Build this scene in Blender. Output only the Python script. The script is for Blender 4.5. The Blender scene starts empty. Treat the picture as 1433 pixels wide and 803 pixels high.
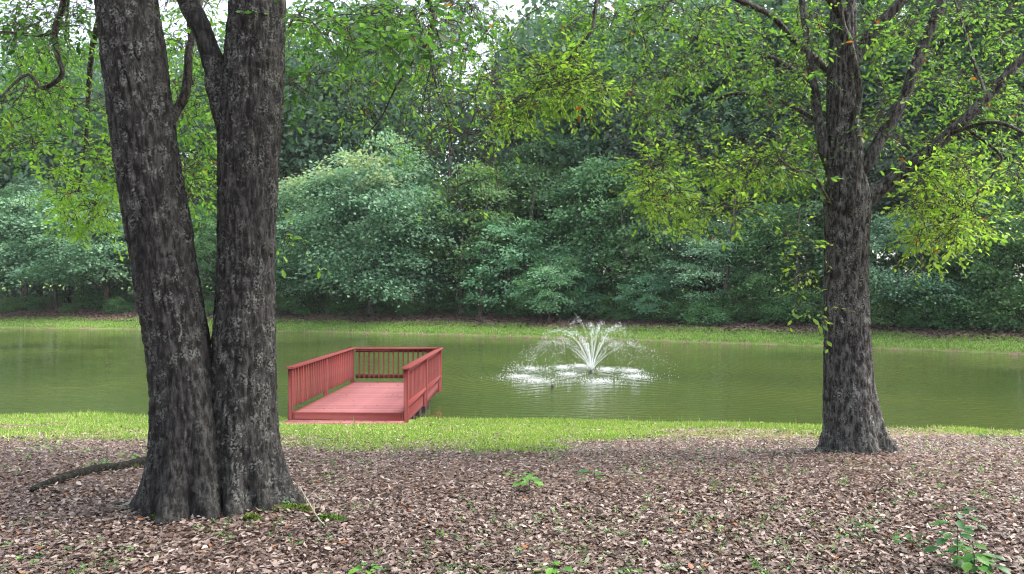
import bpy, math, random
import numpy as np
from mathutils import Matrix, Vector
RNG = np.random.default_rng(7)
random.seed(7)
S = bpy.context.scene
COL = S.collection

# ------------------------------------------------------------------ camera, world, sun, exposure
F, CX, CY, EYE = 1125.0, 716.5, 401.0, 1.6
cam = bpy.data.cameras.new('camera'); cam.sensor_width = 36; cam.lens = 36 * F / 1433
cam.clip_start = 0.05; cam.clip_end = 2000
camo = bpy.data.objects.new('camera', cam); camo.location = (0, 0, EYE); camo.rotation_euler = (math.pi / 2, 0, 0)
COL.objects.link(camo); S.camera = camo

SUN_EL, SUN_ROT = math.radians(50), math.radians(86)
W = bpy.data.worlds.new('World'); S.world = W; W.use_nodes = True
nt = W.node_tree; bg = nt.nodes['Background']
sky = nt.nodes.new('ShaderNodeTexSky'); sky.sky_type = 'NISHITA'; sky.sun_disc = False
sky.sun_elevation = SUN_EL; sky.sun_rotation = SUN_ROT; sky.air_density = 1.0; sky.dust_density = 4.0; sky.ozone_density = 1.0
hs = nt.nodes.new('ShaderNodeHueSaturation'); hs.inputs['Saturation'].default_value = 0.45; hs.inputs['Value'].default_value = 1.0
nt.links.new(sky.outputs[0], hs.inputs['Color']); nt.links.new(hs.outputs[0], bg.inputs['Color'])
bg.inputs['Strength'].default_value = 0.15

sl = bpy.data.lights.new('sun', 'SUN'); sl.energy = 1.2; sl.angle = math.radians(35); sl.color = (1.0, 0.96, 0.88)
so = bpy.data.objects.new('sun', sl); COL.objects.link(so)
sd = Vector((math.sin(SUN_ROT) * math.cos(SUN_EL), math.cos(SUN_ROT) * math.cos(SUN_EL), math.sin(SUN_EL)))
so.rotation_euler = sd.to_track_quat('Z', 'Y').to_euler()
so.location = (30, 10, 40)
S.view_settings.view_transform = 'Standard'; S.view_settings.look = 'None'
S.view_settings.gamma = 1.0; S.view_settings.use_curve_mapping = False
S.view_settings.exposure = 2.2
S.cycles.use_denoising = True; S.cycles.pixel_filter_type = 'BLACKMAN_HARRIS'; S.cycles.filter_width = 1.15
S.cycles.max_bounces = 8; S.cycles.diffuse_bounces = 4; S.cycles.glossy_bounces = 3; S.cycles.transmission_bounces = 4
S.cycles.sample_clamp_indirect = 4.0

# ------------------------------------------------------------------ helpers
def at(px, py, d):
    return np.array([(px - CX) / F * d, d, EYE - (py - CY) / F * d])

def _hash(ix, iy, iz, seed):
    h = (ix.astype(np.int64) * 374761393 + iy.astype(np.int64) * 668265263 + iz.astype(np.int64) * 2147483647 + seed * 1274126177) & 0xffffffff
    h = ((h ^ (h >> 13)) * 1274126177) & 0xffffffff
    h = h ^ (h >> 16)
    return (h & 0xffff) / 65535.0

def noise(x, y, z=0.0, seed=0):
    x, y, z = np.broadcast_arrays(np.asarray(x, float), np.asarray(y, float), np.asarray(z, float))
    xi, yi, zi = np.floor(x), np.floor(y), np.floor(z)
    fx, fy, fz = x - xi, y - yi, z - zi
    fx = fx * fx * (3 - 2 * fx); fy = fy * fy * (3 - 2 * fy); fz = fz * fz * (3 - 2 * fz)
    r = 0
    for a in (0, 1):
        for b in (0, 1):
            for c in (0, 1):
                w = (fx if a else 1 - fx) * (fy if b else 1 - fy) * (fz if c else 1 - fz)
                r = r + w * _hash(xi + a, yi + b, zi + c, seed)
    return r

def fbm(x, y, z=0.0, seed=0, oct=4):
    s, a, t = 0, 1.0, 0
    for k in range(oct):
        s = s + a * noise(np.asarray(x) * 2 ** k, np.asarray(y) * 2 ** k, np.asarray(z) * 2 ** k, seed + k); t += a; a *= .5
    return s / t

def mesh(name, v, faces, tint=None, mats=None, matidx=None, smooth=False):
    """faces: list of int arrays (n,k)"""
    me = bpy.data.meshes.new(name)
    v = np.asarray(v, np.float32)
    if not isinstance(faces, (list, tuple)): faces = [faces]
    faces = [np.asarray(f, np.int32) for f in faces if len(f)]
    nl = sum(f.size for f in faces); nf = sum(len(f) for f in faces)
    me.vertices.add(len(v)); me.vertices.foreach_set('co', v.ravel())
    me.loops.add(nl); me.loops.foreach_set('vertex_index', np.concatenate([f.ravel() for f in faces]))
    me.polygons.add(nf)
    tot = np.concatenate([np.full(len(f), f.shape[1], np.int32) for f in faces])
    st = np.concatenate([[0], np.cumsum(tot)[:-1]]).astype(np.int32)
    me.polygons.foreach_set('loop_start', st)
    if tint is not None:
        a = me.attributes.new('tint', 'FLOAT', 'POINT'); a.data.foreach_set('value', np.asarray(tint, np.float32))
    me.update(calc_edges=True); me.validate()
    if smooth: me.polygons.foreach_set('use_smooth', np.ones(len(me.polygons), bool))
    for m in (mats or []): me.materials.append(m)
    return me

def link(name, data, parent=None, mat=None, **kw):
    o = bpy.data.objects.new(name, data); COL.objects.link(o)
    if mat and data is not None and not data.materials: data.materials.append(mat)
    if parent is not None: o.parent = parent
    for k, val in kw.items():
        if val: o[k] = val
    return o

def thing(name, label, category, loc=(0, 0, 0), rz=0, group=None, **kw):
    o = link(name, None, label=label, category=category, group=group, **kw)
    o.empty_display_size = 0.3; o.location = tuple(loc); o.rotation_euler = (0, 0, rz)
    return o

def basis(direction, up_hint, roll=None):
    """rows -> rotation matrices (N,3,3) columns = x(side), y(along), z(normal)"""
    y = direction / (np.linalg.norm(direction, axis=1, keepdims=True) + 1e-9)
    x = np.cross(y, up_hint); x /= (np.linalg.norm(x, axis=1, keepdims=True) + 1e-9)
    z = np.cross(x, y)
    return np.stack([x, y, z], axis=2)

def rand_unit(n, rng=RNG):
    v = rng.normal(size=(n, 3)); return v / np.linalg.norm(v, axis=1, keepdims=True)

def scatter(tv, tf, pos, R, sc):
    n, k = len(pos), len(tv)
    sc = np.asarray(sc); sc = sc[:, None, None] if sc.ndim == 1 else sc[:, None, :]
    v = (tv[None] * sc) @ np.transpose(R, (0, 2, 1)) + pos[:, None, :]
    f = (tf[None] + (np.arange(n) * k)[:, None, None]).reshape(-1, tf.shape[1])
    return v.reshape(-1, 3), f

def tube(pts, rad, n=6, cap=True, wob=0.0, seed=0):
    pts = np.asarray(pts, float); m = len(pts); rad = np.broadcast_to(np.asarray(rad, float), (m,))
    t = np.gradient(pts, axis=0); t /= np.linalg.norm(t, axis=1, keepdims=True) + 1e-9
    ref = np.array([0.31, 0.85, 0.42]) if abs(t[0] @ [0.31, .85, .42]) < .9 else np.array([1., 0, 0])
    u = np.cross(t, ref); u /= np.linalg.norm(u, axis=1, keepdims=True) + 1e-9
    w = np.cross(t, u)
    a = np.arange(n) / n * 2 * math.pi
    rr = rad[:, None] * np.ones(n)
    if wob: rr = rr * (1 + wob * (fbm(np.cos(a)[None] * 1.5 + pts[:, :1] * 12, np.sin(a)[None] * 1.5 + pts[:, 1:2] * 12, pts[:, 2:3] * 12, seed, 3) - .5) * 2)
    v = pts[:, None] + rr[..., None] * (np.cos(a)[None, :, None] * u[:, None] + np.sin(a)[None, :, None] * w[:, None])
    v = v.reshape(-1, 3)
    i = np.arange(m - 1)[:, None] * n; j = np.arange(n)[None]; j2 = (j + 1) % n
    f = np.stack([i + j, i + j2, i + n + j2, i + n + j], -1).reshape(-1, 4)
    return v, f

class Bag:
    def __init__(s): s.v = []; s.f = {}; s.t = []; s.n = 0
    def add(s, v, f, tint=None):
        f = np.asarray(f)
        s.v.append(v); s.f.setdefault(f.shape[1], []).append(f + s.n)
        s.t.append(np.full(len(v), .5) if tint is None else np.broadcast_to(tint, (len(v),)))
        s.n += len(v)
    def mesh(s, name, mat=None, smooth=False):
        return mesh(name, np.concatenate(s.v), [np.concatenate(x) for x in s.f.values()], np.concatenate(s.t), [mat] if mat else None, smooth=smooth)

def smooth_path(p, n):
    p = np.asarray(p, float); m = len(p)
    d = np.concatenate([[0], np.cumsum(np.linalg.norm(np.diff(p[:, :3], axis=0), axis=1))])
    q = np.vstack([2 * p[0] - p[1], p, 2 * p[-1] - p[-2]])
    out = []
    for s in np.linspace(0, d[-1], n):
        i = min(np.searchsorted(d, s, side='right') - 1, m - 2); u = (s - d[i]) / (d[i + 1] - d[i] + 1e-9)
        p0, p1, p2, p3 = q[i], q[i + 1], q[i + 2], q[i + 3]
        out.append(.5 * (2 * p1 + (p2 - p0) * u + (2 * p0 - 5 * p1 + 4 * p2 - p3) * u * u + (3 * p1 - 3 * p2 + p3 - p0) * u ** 3))
    return np.array(out)

def box(x0, x1, y0, y1, z0, z1, bev=0.004):
    """box with small chamfers on all vertical/horizontal edges (24-vertex chamfered cuboid)"""
    c = np.array([(x0 + x1) / 2, (y0 + y1) / 2, (z0 + z1) / 2]); h = np.array([x1 - x0, y1 - y0, z1 - z0]) / 2
    b = min(bev, h.min() * .45)
    import itertools
    vs = []; idx = {}
    for s in itertools.product((-1, 1), repeat=3):
        for ax in range(3):
            p = np.array([s[k] * (h[k] - (0 if k == ax else b)) for k in range(3)])
            idx[(s, ax)] = len(vs); vs.append(c + p)
    quads, tris = [], []
    for ax in range(3):
        o = [k for k in range(3) if k != ax]
        for sg in (-1, 1):
            q = []
            for a, bb in ((-1, -1), (1, -1), (1, 1), (-1, 1)):
                s = [0, 0, 0]; s[ax] = sg; s[o[0]] = a; s[o[1]] = bb; q.append(idx[(tuple(s), ax)])
            flip = (sg < 0) ^ (ax == 1)
            quads.append(q[::-1] if flip else q)
    for ax in range(3):
        o = [k for k in range(3) if k != ax]
        for a in (-1, 1):
            for bb in (-1, 1):
                s0 = [0, 0, 0]; s1 = [0, 0, 0]; s0[ax] = -1; s1[ax] = 1
                for s in (s0, s1): s[o[0]] = a; s[o[1]] = bb
                s0, s1 = tuple(s0), tuple(s1)
                quads.append([idx[(s0, o[0])], idx[(s1, o[0])], idx[(s1, o[1])], idx[(s0, o[1])]])
    for s in itertools.product((-1, 1), repeat=3):
        tris.append([idx[(s, 0)], idx[(s, 1)], idx[(s, 2)]])
    return np.array(vs), np.array(quads), np.array(tris)

# ------------------------------------------------------------------ materials
def mat(name):
    m = bpy.data.materials.new(name); m.use_nodes = True
    return m, m.node_tree, m.node_tree.nodes['Principled BSDF']

def N(nt, typ, **kw):
    n = nt.nodes.new(typ)
    for k, v in kw.items():
        if k in n.inputs: n.inputs[k].default_value = v
        else: setattr(n, k, v)
    return n

def ramp(nt, fac, stops):
    r = nt.nodes.new('ShaderNodeValToRGB'); cr = r.color_ramp
    while len(cr.elements) < len(stops): cr.elements.new(0.5)
    for e, (p, c) in zip(cr.elements, stops): e.position = p; e.color = (*c, 1)
    nt.links.new(fac, r.inputs[0]); return r.outputs[0]

def leaf_mat(name, stops, trans=0.35, rough=0.45, spec=0.35, tcol=(1.3, 1.35, 0.5)):
    m, nt, p = mat(name)
    at_ = N(nt, 'ShaderNodeAttribute', attribute_name='tint')
    c = ramp(nt, at_.outputs['Fac'], stops)
    oi = nt.nodes.new('ShaderNodeObjectInfo')
    hv = N(nt, 'ShaderNodeHueSaturation')
    mr = N(nt, 'ShaderNodeMapRange', **{'To Min': 0.485, 'To Max': 0.515}); nt.links.new(oi.outputs['Random'], mr.inputs['Value'])
    nt.links.new(mr.outputs[0], hv.inputs['Hue'])
    nt.links.new(c, hv.inputs['Color']); c = hv.outputs[0]
    nt.links.new(c, p.inputs['Base Color']); p.inputs['Roughness'].default_value = rough
    p.inputs['Specular IOR Level'].default_value = spec
    tr = N(nt, 'ShaderNodeBsdfTranslucent')
    mx = N(nt, 'ShaderNodeMixRGB', blend_type='MULTIPLY'); mx.inputs[0].default_value = 1; mx.inputs[2].default_value = (*tcol, 1)
    nt.links.new(c, mx.inputs[1]); nt.links.new(mx.outputs[0], tr.inputs[0])
    ms = N(nt, 'ShaderNodeMixShader'); ms.inputs[0].default_value = trans
    nt.links.new(p.outputs[0], ms.inputs[1]); nt.links.new(tr.outputs[0], ms.inputs[2])
    nt.links.new(ms.outputs[0], nt.nodes['Material Output'].inputs[0])
    return m

def bark_mat(name, dark, light, lichen, amt=0.5, scale=1.0):
    m, nt, p = mat(name)
    tc = nt.nodes.new('ShaderNodeTexCoord')
    mp = N(nt, 'ShaderNodeMapping'); mp.inputs['Scale'].default_value = (30 * scale, 30 * scale, 9 * scale)
    nt.links.new(tc.outputs['Object'], mp.inputs[0])
    n1 = N(nt, 'ShaderNodeTexNoise', Scale=1.0, Detail=6.0, Roughness=0.65); nt.links.new(mp.outputs[0], n1.inputs[0])
    base = ramp(nt, n1.outputs[0], [(0.42, dark), (0.5, tuple((a + b) / 2 * .7 for a, b in zip(dark, light))), (0.6, light)])
    n2 = N(nt, 'ShaderNodeTexNoise', Scale=9.0 * scale, Detail=7.0, Roughness=0.8); nt.links.new(tc.outputs['Object'], n2.inputs[0])
    l2 = ramp(nt, n2.outputs[0], [(0.54 - .10 * amt, (0, 0, 0)), (0.62 - .08 * amt, (1, 1, 1))])
    n3 = N(nt, 'ShaderNodeTexNoise', Scale=60.0 * scale, Detail=3.0); nt.links.new(tc.outputs['Object'], n3.inputs[0])
    l3 = ramp(nt, n3.outputs[0], [(0.47, (0, 0, 0)), (0.53, (1, 1, 1))])
    mm = N(nt, 'ShaderNodeMath', operation='MULTIPLY'); nt.links.new(l2, mm.inputs[0]); nt.links.new(l3, mm.inputs[1])
    at_ = N(nt, 'ShaderNodeAttribute', attribute_name='tint')
    m2 = N(nt, 'ShaderNodeMath', operation='MULTIPLY'); nt.links.new(mm.outputs[0], m2.inputs[0]); nt.links.new(at_.outputs['Fac'], m2.inputs[1])
    mx = N(nt, 'ShaderNodeMixRGB'); mx.inputs[2].default_value = (*lichen, 1)
    nt.links.new(m2.outputs[0], mx.inputs[0]); nt.links.new(base, mx.inputs[1]); nt.links.new(mx.outputs[0], p.inputs['Base Color'])
    p.inputs['Roughness'].default_value = 0.85; p.inputs['Specular IOR Level'].default_value = 0.2
    b = N(nt, 'ShaderNodeBump', Strength=0.8, Distance=0.03); nt.links.new(n1.outputs[0], b.inputs['Height']); nt.links.new(b.outputs[0], p.inputs['Normal'])
    return m

M_BARK = bark_mat('grey_oak_bark', (0.007, 0.0065, 0.006), (0.038, 0.0355, 0.034), (0.105, 0.11, 0.10), .62)
M_BARK2 = bark_mat('brown_oak_bark', (0.013, 0.011, 0.010), (0.098, 0.093, 0.088), (0.18, 0.185, 0.168), 0.55)
M_LIMB = bark_mat('limb_bark', (0.012, 0.01, 0.009), (0.085, 0.075, 0.066), (0.17, 0.185, 0.15), 0.7, 1.6)
M_TWIG = bark_mat('twig_bark', (0.03, 0.022, 0.018), (0.09, 0.07, 0.055), (0.2, 0.2, 0.17), 0.3, 2)
M_WET = bark_mat('damp_branch_bark', (0.006, 0.0055, 0.005), (0.024, 0.021, 0.018), (0.07, 0.09, 0.045), .5, 1.5)
M_FARBARK = bark_mat('woodland_bark', (0.035, 0.03, 0.026), (0.13, 0.11, 0.09), (0.2, 0.2, 0.17), 0.3, .4)
M_PINEBARK = bark_mat('pine_bark', (0.07, 0.05, 0.045), (0.24, 0.19, 0.165), (0.28, 0.27, 0.25), 0.3, .3)
M_LEAF_NEAR = leaf_mat('oak_leaf', [(0.0, (0.024, 0.058, 0.02)), (0.45, (0.085, 0.168, 0.042)), (0.85, (0.18, 0.28, 0.045)), (0.93, (0.22, 0.31, 0.055)), (0.97, (0.22, 0.08, 0.015))], 0.5, 0.45, 0.3, (1.6, 2.0, 0.9))
M_BLUE = leaf_mat('blue_green_leaf', [(0, (0.055, 0.125, 0.07)), (0.6, (0.16, 0.29, 0.18)), (0.82, (0.22, 0.36, 0.22)), (1, (0.29, 0.34, 0.15))], 0.4, 0.6, .25, (1.3, 1.5, 1.0))  # blue-green leaf colour with a cool sky and haze cast mixed in
M_DARK = leaf_mat('dark_green_leaf', [(0, (0.045, 0.11, 0.05)), (1, (0.165, 0.30, 0.12))], 0.3, 0.6, .25, (1.2, 1.4, .7))
M_MID = leaf_mat('mid_green_leaf', [(0, (0.05, 0.12, 0.05)), (1, (0.18, 0.33, 0.125))], 0.35, 0.6, .25, (1.2, 1.4, .7))
M_MINT = leaf_mat('pale_green_leaf', [(0, (0.09, 0.22, 0.11)), (1, (0.22, 0.40, 0.21))], 0.3, 0.6, .3, (1.1, 1.3, .7))
M_TALL = leaf_mat('haze_pale_leaf', [(0, (0.06, 0.13, 0.07)), (1, (0.20, 0.33, 0.175))], 0.4, 0.6, .25, (1.2, 1.4, .9))  # back-row leaves paled: distance haze put into the leaf colour
M_WOODS = leaf_mat('hazy_woodland_leaf', [(0, (0.045, 0.09, 0.058)), (1, (0.12, 0.20, 0.13))], 0.35, 0.6, .2, (1.2, 1.4, .9))  # woodland mass paled as well, its haze painted into the leaves
M_GREY = leaf_mat('grey_green_leaf', [(0, (0.08, 0.12, 0.085)), (1, (0.15, 0.20, 0.135))], 0.25, 0.6, .3, (1.1, 1.2, .9))
M_NEEDLE = leaf_mat('pine_needles', [(0, (0.035, 0.07, 0.04)), (1, (0.08, 0.13, 0.07))], 0.25, 0.6, .3, (1.1, 1.2, .9))
M_SEED = leaf_mat('seedling_leaf', [(0, (0.03, 0.10, 0.03)), (1, (0.12, 0.28, 0.04))], 0.35, 0.4, .4)
M_GRASS = leaf_mat('lawn_grass', [(0, (0.09, 0.17, 0.03)), (0.6, (0.19, 0.31, 0.055)), (0.88, (0.33, 0.40, 0.12)), (1, (0.40, 0.34, 0.22))], 0.35, 0.55, .25, (1.1, 1.2, .5))
M_LITTER = leaf_mat('dead_leaf', [(0, (0.024, 0.015, 0.012)), (0.3, (0.082, 0.053, 0.043)), (0.62, (0.19, 0.138, 0.117)), (0.93, (0.36, 0.30, 0.265)), (1, (0.25, 0.11, 0.04))], 0.12, 0.5, .35, (1.1, .9, .7))

def ground_mat():
    m, nt, p = mat('bank_soil')
    at_ = N(nt, 'ShaderNodeAttribute', attribute_name='tint')
    tc = nt.nodes.new('ShaderNodeTexCoord')
    n1 = N(nt, 'ShaderNodeTexNoise', Scale=9.0, Detail=8.0, Roughness=0.8); nt.links.new(tc.outputs['Object'], n1.inputs[0])
    n2 = N(nt, 'ShaderNodeTexVoronoi', Scale=30.0); nt.links.new(tc.outputs['Object'], n2.inputs[0])
    soil = ramp(nt, n2.outputs['Color'], [(0.1, (0.05, 0.03, 0.022)), (0.5, (0.13, 0.08, 0.06)), (0.9, (0.30, 0.21, 0.17))])
    gr = ramp(nt, n1.outputs[0], [(0.3, (0.07, 0.12, 0.025)), (0.7, (0.16, 0.25, 0.05))])
    mx = N(nt, 'ShaderNodeMixRGB'); nt.links.new(at_.outputs['Fac'], mx.inputs[0]); nt.links.new(soil, mx.inputs[1]); nt.links.new(gr, mx.inputs[2])
    nt.links.new(mx.outputs[0], p.inputs['Base Color']); p.inputs['Roughness'].default_value = .9; p.inputs['Specular IOR Level'].default_value = .15
    b = N(nt, 'ShaderNodeBump', Strength=0.5, Distance=0.03); nt.links.new(n1.outputs[0], b.inputs['Height']); nt.links.new(b.outputs[0], p.inputs['Normal'])
    return m
M_GROUND = ground_mat()

def paint_mat(name, c, wear, rough=0.5):
    m, nt, p = mat(name)
    tc = nt.nodes.new('ShaderNodeTexCoord')
    mp = N(nt, 'ShaderNodeMapping'); mp.inputs['Scale'].default_value = (2.0, 14, 14); nt.links.new(tc.outputs['Object'], mp.inputs[0])
    n1 = N(nt, 'ShaderNodeTexNoise', Scale=2.0, Detail=6.0, Roughness=.7); nt.links.new(mp.outputs[0], n1.inputs[0])
    oi = nt.nodes.new('ShaderNodeObjectInfo')
    c2 = tuple(x * .72 for x in c)
    col = ramp(nt, n1.outputs[0], [(0.25, c2), (0.55, c), (0.8, wear)])
    hv = N(nt, 'ShaderNodeHueSaturation'); mr = N(nt, 'ShaderNodeMapRange', **{'To Min': 0.78, 'To Max': 1.12})
    nt.links.new(oi.outputs['Random'], mr.inputs['Value']); nt.links.new(mr.outputs[0], hv.inputs['Value']); nt.links.new(col, hv.inputs['Color'])
    nt.links.new(hv.outputs[0], p.inputs['Base Color']); p.inputs['Roughness'].default_value = rough; p.inputs['Specular IOR Level'].default_value = .22
    b = N(nt, 'ShaderNodeBump', Strength=0.25, Distance=0.004); nt.links.new(n1.outputs[0], b.inputs['Height']); nt.links.new(b.outputs[0], p.inputs['Normal'])
    return m
M_RED = paint_mat('shaded_red_paint', (0.108, 0.0125, 0.0105), (0.135, 0.024, 0.021), .65)  # dock red taken darker: shade on rails and fascia put into the colour
M_DECKRED = paint_mat('skylit_deck_red', (0.20, 0.064, 0.065), (0.25, 0.105, 0.102), .55)  # same dock red, lightened: sky brightness on the boards mixed into the colour
M_PILE = paint_mat('shade_dark_pile', (0.018, 0.012, 0.010), (0.03, 0.02, 0.016), .8)  # near-black: the shade under the deck is painted into this colour

FX, FY = (828 - CX) / F * 29.06, 29.06     # fountain nozzle in plan
def water_mat():
    m, nt, p = mat('pond_water')
    tc = nt.nodes.new('ShaderNodeTexCoord')
    mp = N(nt, 'ShaderNodeMapping'); mp.inputs['Scale'].default_value = (1.0, 1.9, 1); mp.inputs['Rotation'].default_value = (0, 0, math.radians(-12))
    nt.links.new(tc.outputs['Object'], mp.inputs[0])
    n1 = N(nt, 'ShaderNodeTexNoise', Scale=2.0, Detail=2.0, Roughness=0.5, Distortion=1.0); nt.links.new(mp.outputs[0], n1.inputs[0])
    n0 = N(nt, 'ShaderNodeTexNoise', Scale=0.14, Detail=2.0); nt.links.new(tc.outputs['Object'], n0.inputs[0])
    amp = ramp(nt, n0.outputs[0], [(0.35, (0.25, .25, .25)), (0.65, (1, 1, 1))])
    mu = N(nt, 'ShaderNodeMath', operation='MULTIPLY'); nt.links.new(n1.outputs[0], mu.inputs[0]); nt.links.new(amp, mu.inputs[1])
    # rings spreading from the fountain
    mp2 = N(nt, 'ShaderNodeMapping', vector_type='POINT'); mp2.inputs['Location'].default_value = (-FX, -FY, 0)
    nt.links.new(tc.outputs['Object'], mp2.inputs[0])
    wv = N(nt, 'ShaderNodeTexWave', wave_type='RINGS', rings_direction='Z', Scale=.9, Distortion=5.0, Detail=2.0); wv.inputs['Detail Scale'].default_value = 1.2
    nt.links.new(mp2.outputs[0], wv.inputs[0])
    ln = N(nt, 'ShaderNodeVectorMath', operation='LENGTH'); nt.links.new(mp2.outputs[0], ln.inputs[0])
    fd = N(nt, 'ShaderNodeMapRange', **{'From Min': 1.0, 'From Max': 16.0, 'To Min': 0.4, 'To Max': 0.0}); nt.links.new(ln.outputs['Value'], fd.inputs['Value'])
    mw = N(nt, 'ShaderNodeMath', operation='MULTIPLY'); nt.links.new(wv.outputs['Fac'], mw.inputs[0]); nt.links.new(fd.outputs[0], mw.inputs[1])
    ad = N(nt, 'ShaderNodeMath', operation='ADD'); nt.links.new(mu.outputs[0], ad.inputs[0]); nt.links.new(mw.outputs[0], ad.inputs[1])
    b = N(nt, 'ShaderNodeBump', Strength=1.0, Distance=0.026); nt.links.new(ad.outputs[0], b.inputs['Height']); nt.links.new(b.outputs[0], p.inputs['Normal'])
    cl = ramp(nt, n0.outputs[0], [(0.3, (0.038, 0.058, 0.015)), (0.7, (0.052, 0.066, 0.017))])
    nt.links.new(cl, p.inputs['Base Color']); p.inputs['Roughness'].default_value = 0.03; p.inputs['IOR'].default_value = 1.33
    return m
M_WATER = water_mat()
def plain(name, c, rough=.7, trans=0):
    m, nt, p = mat(name); p.inputs['Base Color'].default_value = (*c, 1); p.inputs['Roughness'].default_value = rough
    n1 = N(nt, 'ShaderNodeTexNoise', Scale=25.0, Detail=4.0)
    r = ramp(nt, n1.outputs[0], [(0.3, tuple(x * .7 for x in c)), (0.7, tuple(min(1, x * 1.2) for x in c))]); nt.links.new(r, p.inputs['Base Color'])
    if trans:
        tr = N(nt, 'ShaderNodeBsdfTranslucent'); tr.inputs[0].default_value = (*c, 1)
        ms = N(nt, 'ShaderNodeMixShader'); ms.inputs[0].default_value = trans
        nt.links.new(p.outputs[0], ms.inputs[1]); nt.links.new(tr.outputs[0], ms.inputs[2]); nt.links.new(ms.outputs[0], nt.nodes['Material Output'].inputs[0])
    return m
M_FOAM = plain('white_spray', (0.86, 0.9, 0.93), .3, .4)
M_BLACK = plain('black_plastic', (0.015, 0.015, 0.014), .5)
M_MOSS = leaf_mat('moss', [(0, (0.04, 0.07, 0.015)), (1, (0.11, 0.17, 0.03))], .1, .9, .1)
M_PALE = plain('bleached_wood', (0.27, 0.24, 0.20), .8)
M_BED = plain('pond_mud', (0.08, 0.07, 0.04), .9)

# ------------------------------------------------------------------ terrain
WZ = -1.5
_py = [-40, 0, 5.5, 7, 8.5, 10, 12, 14.5, 16.5, 17.5, 400]
_pz = [0.1, 0.03, 0.0, -0.03, -0.17, -0.41, -0.69, -0.99, -1.20, -1.28, -1.28]
def crest(x):
    return np.interp(x, [-60, -11, 0, 4, 9, 14, 40], [24, 17.9, 17.2, 16.2, 14.6, 13.0, 7]) + .35 * (noise(np.asarray(x) * .6, 3.3) - .5)
def shore(x):
    x = np.clip(x, -70, 60)
    return 49.8 - 0.45 * x - 0.0045 * x * x + .5 * (noise(x * .35, 9.1) - .5)
def hz(x, y, fine=True):
    x = np.asarray(x, float); y = np.asarray(y, float)
    near = np.interp(y, _py, _pz)
    c = crest(x)
    over = np.maximum(y - c, 0)
    zn = near - np.minimum(over * 0.55, 1.6) * np.clip(over / .25, 0, 1)
    s = shore(x)
    t = y - s
    zf = np.interp(t, [-6, -0.25, 0, 0.25, 1.2, 3.5, 7, 20, 60, 300], [-3.0, WZ - .35, WZ - .04, WZ + .10, WZ + .28, WZ + .66, WZ + 1.0, WZ + 2.0, WZ + 3.5, WZ + 6])
    z = np.maximum(zn, zf) if True else zn
    z = z + .05 * np.exp(-((x + 2.1) ** 2 / .5 + (y - 5.75) ** 2 / .35)) + .05 * np.exp(-((x - 3.65) ** 2 / .3 + (y - 8.5) ** 2 / .3))
    if fine:
        z = z + 0.035 * (fbm(x * .9, y * .9, 0, 5, 3) - .5) * (1 if True else 0) + .012 * (noise(x * 5, y * 5, 0, 8) - .5)
    return z
def grassy(x, y):
    """0 leaf litter .. 1 grass"""
    x = np.asarray(x, float); y = np.asarray(y, float)
    n = fbm(x * .55, y * .55, 0, 21, 4) - .5
    n2 = fbm(x * .3, y * .22, 0, 77, 3) - .5
    edge = np.interp(x, [-12, -3, 0, 3, 6, 12], [10.6, 10.2, 9.8, 10.6, 12.0, 12.2])
    g = np.clip((y - edge) / 2.4 + n * 3.4, 0, 1)
    bare = np.clip((n2 - .06) * 9, 0, .8) * (y < 16.2)
    bare = np.maximum(bare, .8 * np.exp(-((x - 4.3) ** 2 / 1.8 + (y - 14.2) ** 2 / .8)))
    bare = np.maximum(bare, .7 * np.exp(-((x + 6.4) ** 2 / 1.2 + (y - 14.0) ** 2 / .8)))
    g = g * (1 - bare)
    t = y - shore(x)
    gf = np.clip(1 - (t - 2.7) / 1.0 + n * 2.2, 0, 1) * np.clip((t - .1) / .25, 0, 1)
    gf = np.maximum(gf, np.clip((t - 12) / 4, 0, 1))
    return np.where(y < 30, g, gf)

def grid_axis(segs):
    out = []
    for a, b, st in segs: out.append(np.arange(a, b, st))
    return np.unique(np.concatenate(out + [[segs[-1][1]]]))
gx = grid_axis([(-160, -45, 6), (-45, -14, 1.0), (-14, 14, .16), (14, 40, 1.0), (40, 160, 6)])
gy = grid_axis([(-40, 2, 2), (2, 20, .16), (20, 32, 1), (32, 75, .5), (75, 260, 6)])
GX, GY = np.meshgrid(gx, gy)
gv = np.stack([GX, GY, hz(GX, GY)], -1).reshape(-1, 3)
nx = len(gx); ii, jj = np.meshgrid(np.arange(nx - 1), np.arange(len(gy) - 1))
q = (jj * nx + ii).ravel(); gf = np.stack([q, q + 1, q + nx + 1, q + nx], 1)
ground = link('ground', mesh('ground', gv, gf, grassy(GX, GY).ravel(), [M_GROUND], smooth=True), kind='structure')

wx = np.linspace(-90, 70, 60)
wv = np.array([[x, y, WZ] for x in wx for y in (float(crest(x)) + .1, float(shore(x)) + .6)])
wq = np.array([[2 * i, 2 * i + 2, 2 * i + 3, 2 * i + 1] for i in range(len(wx) - 1)])
link('pond_water', mesh('pond_water', wv, wq, None, [M_WATER]), kind='structure')

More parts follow.
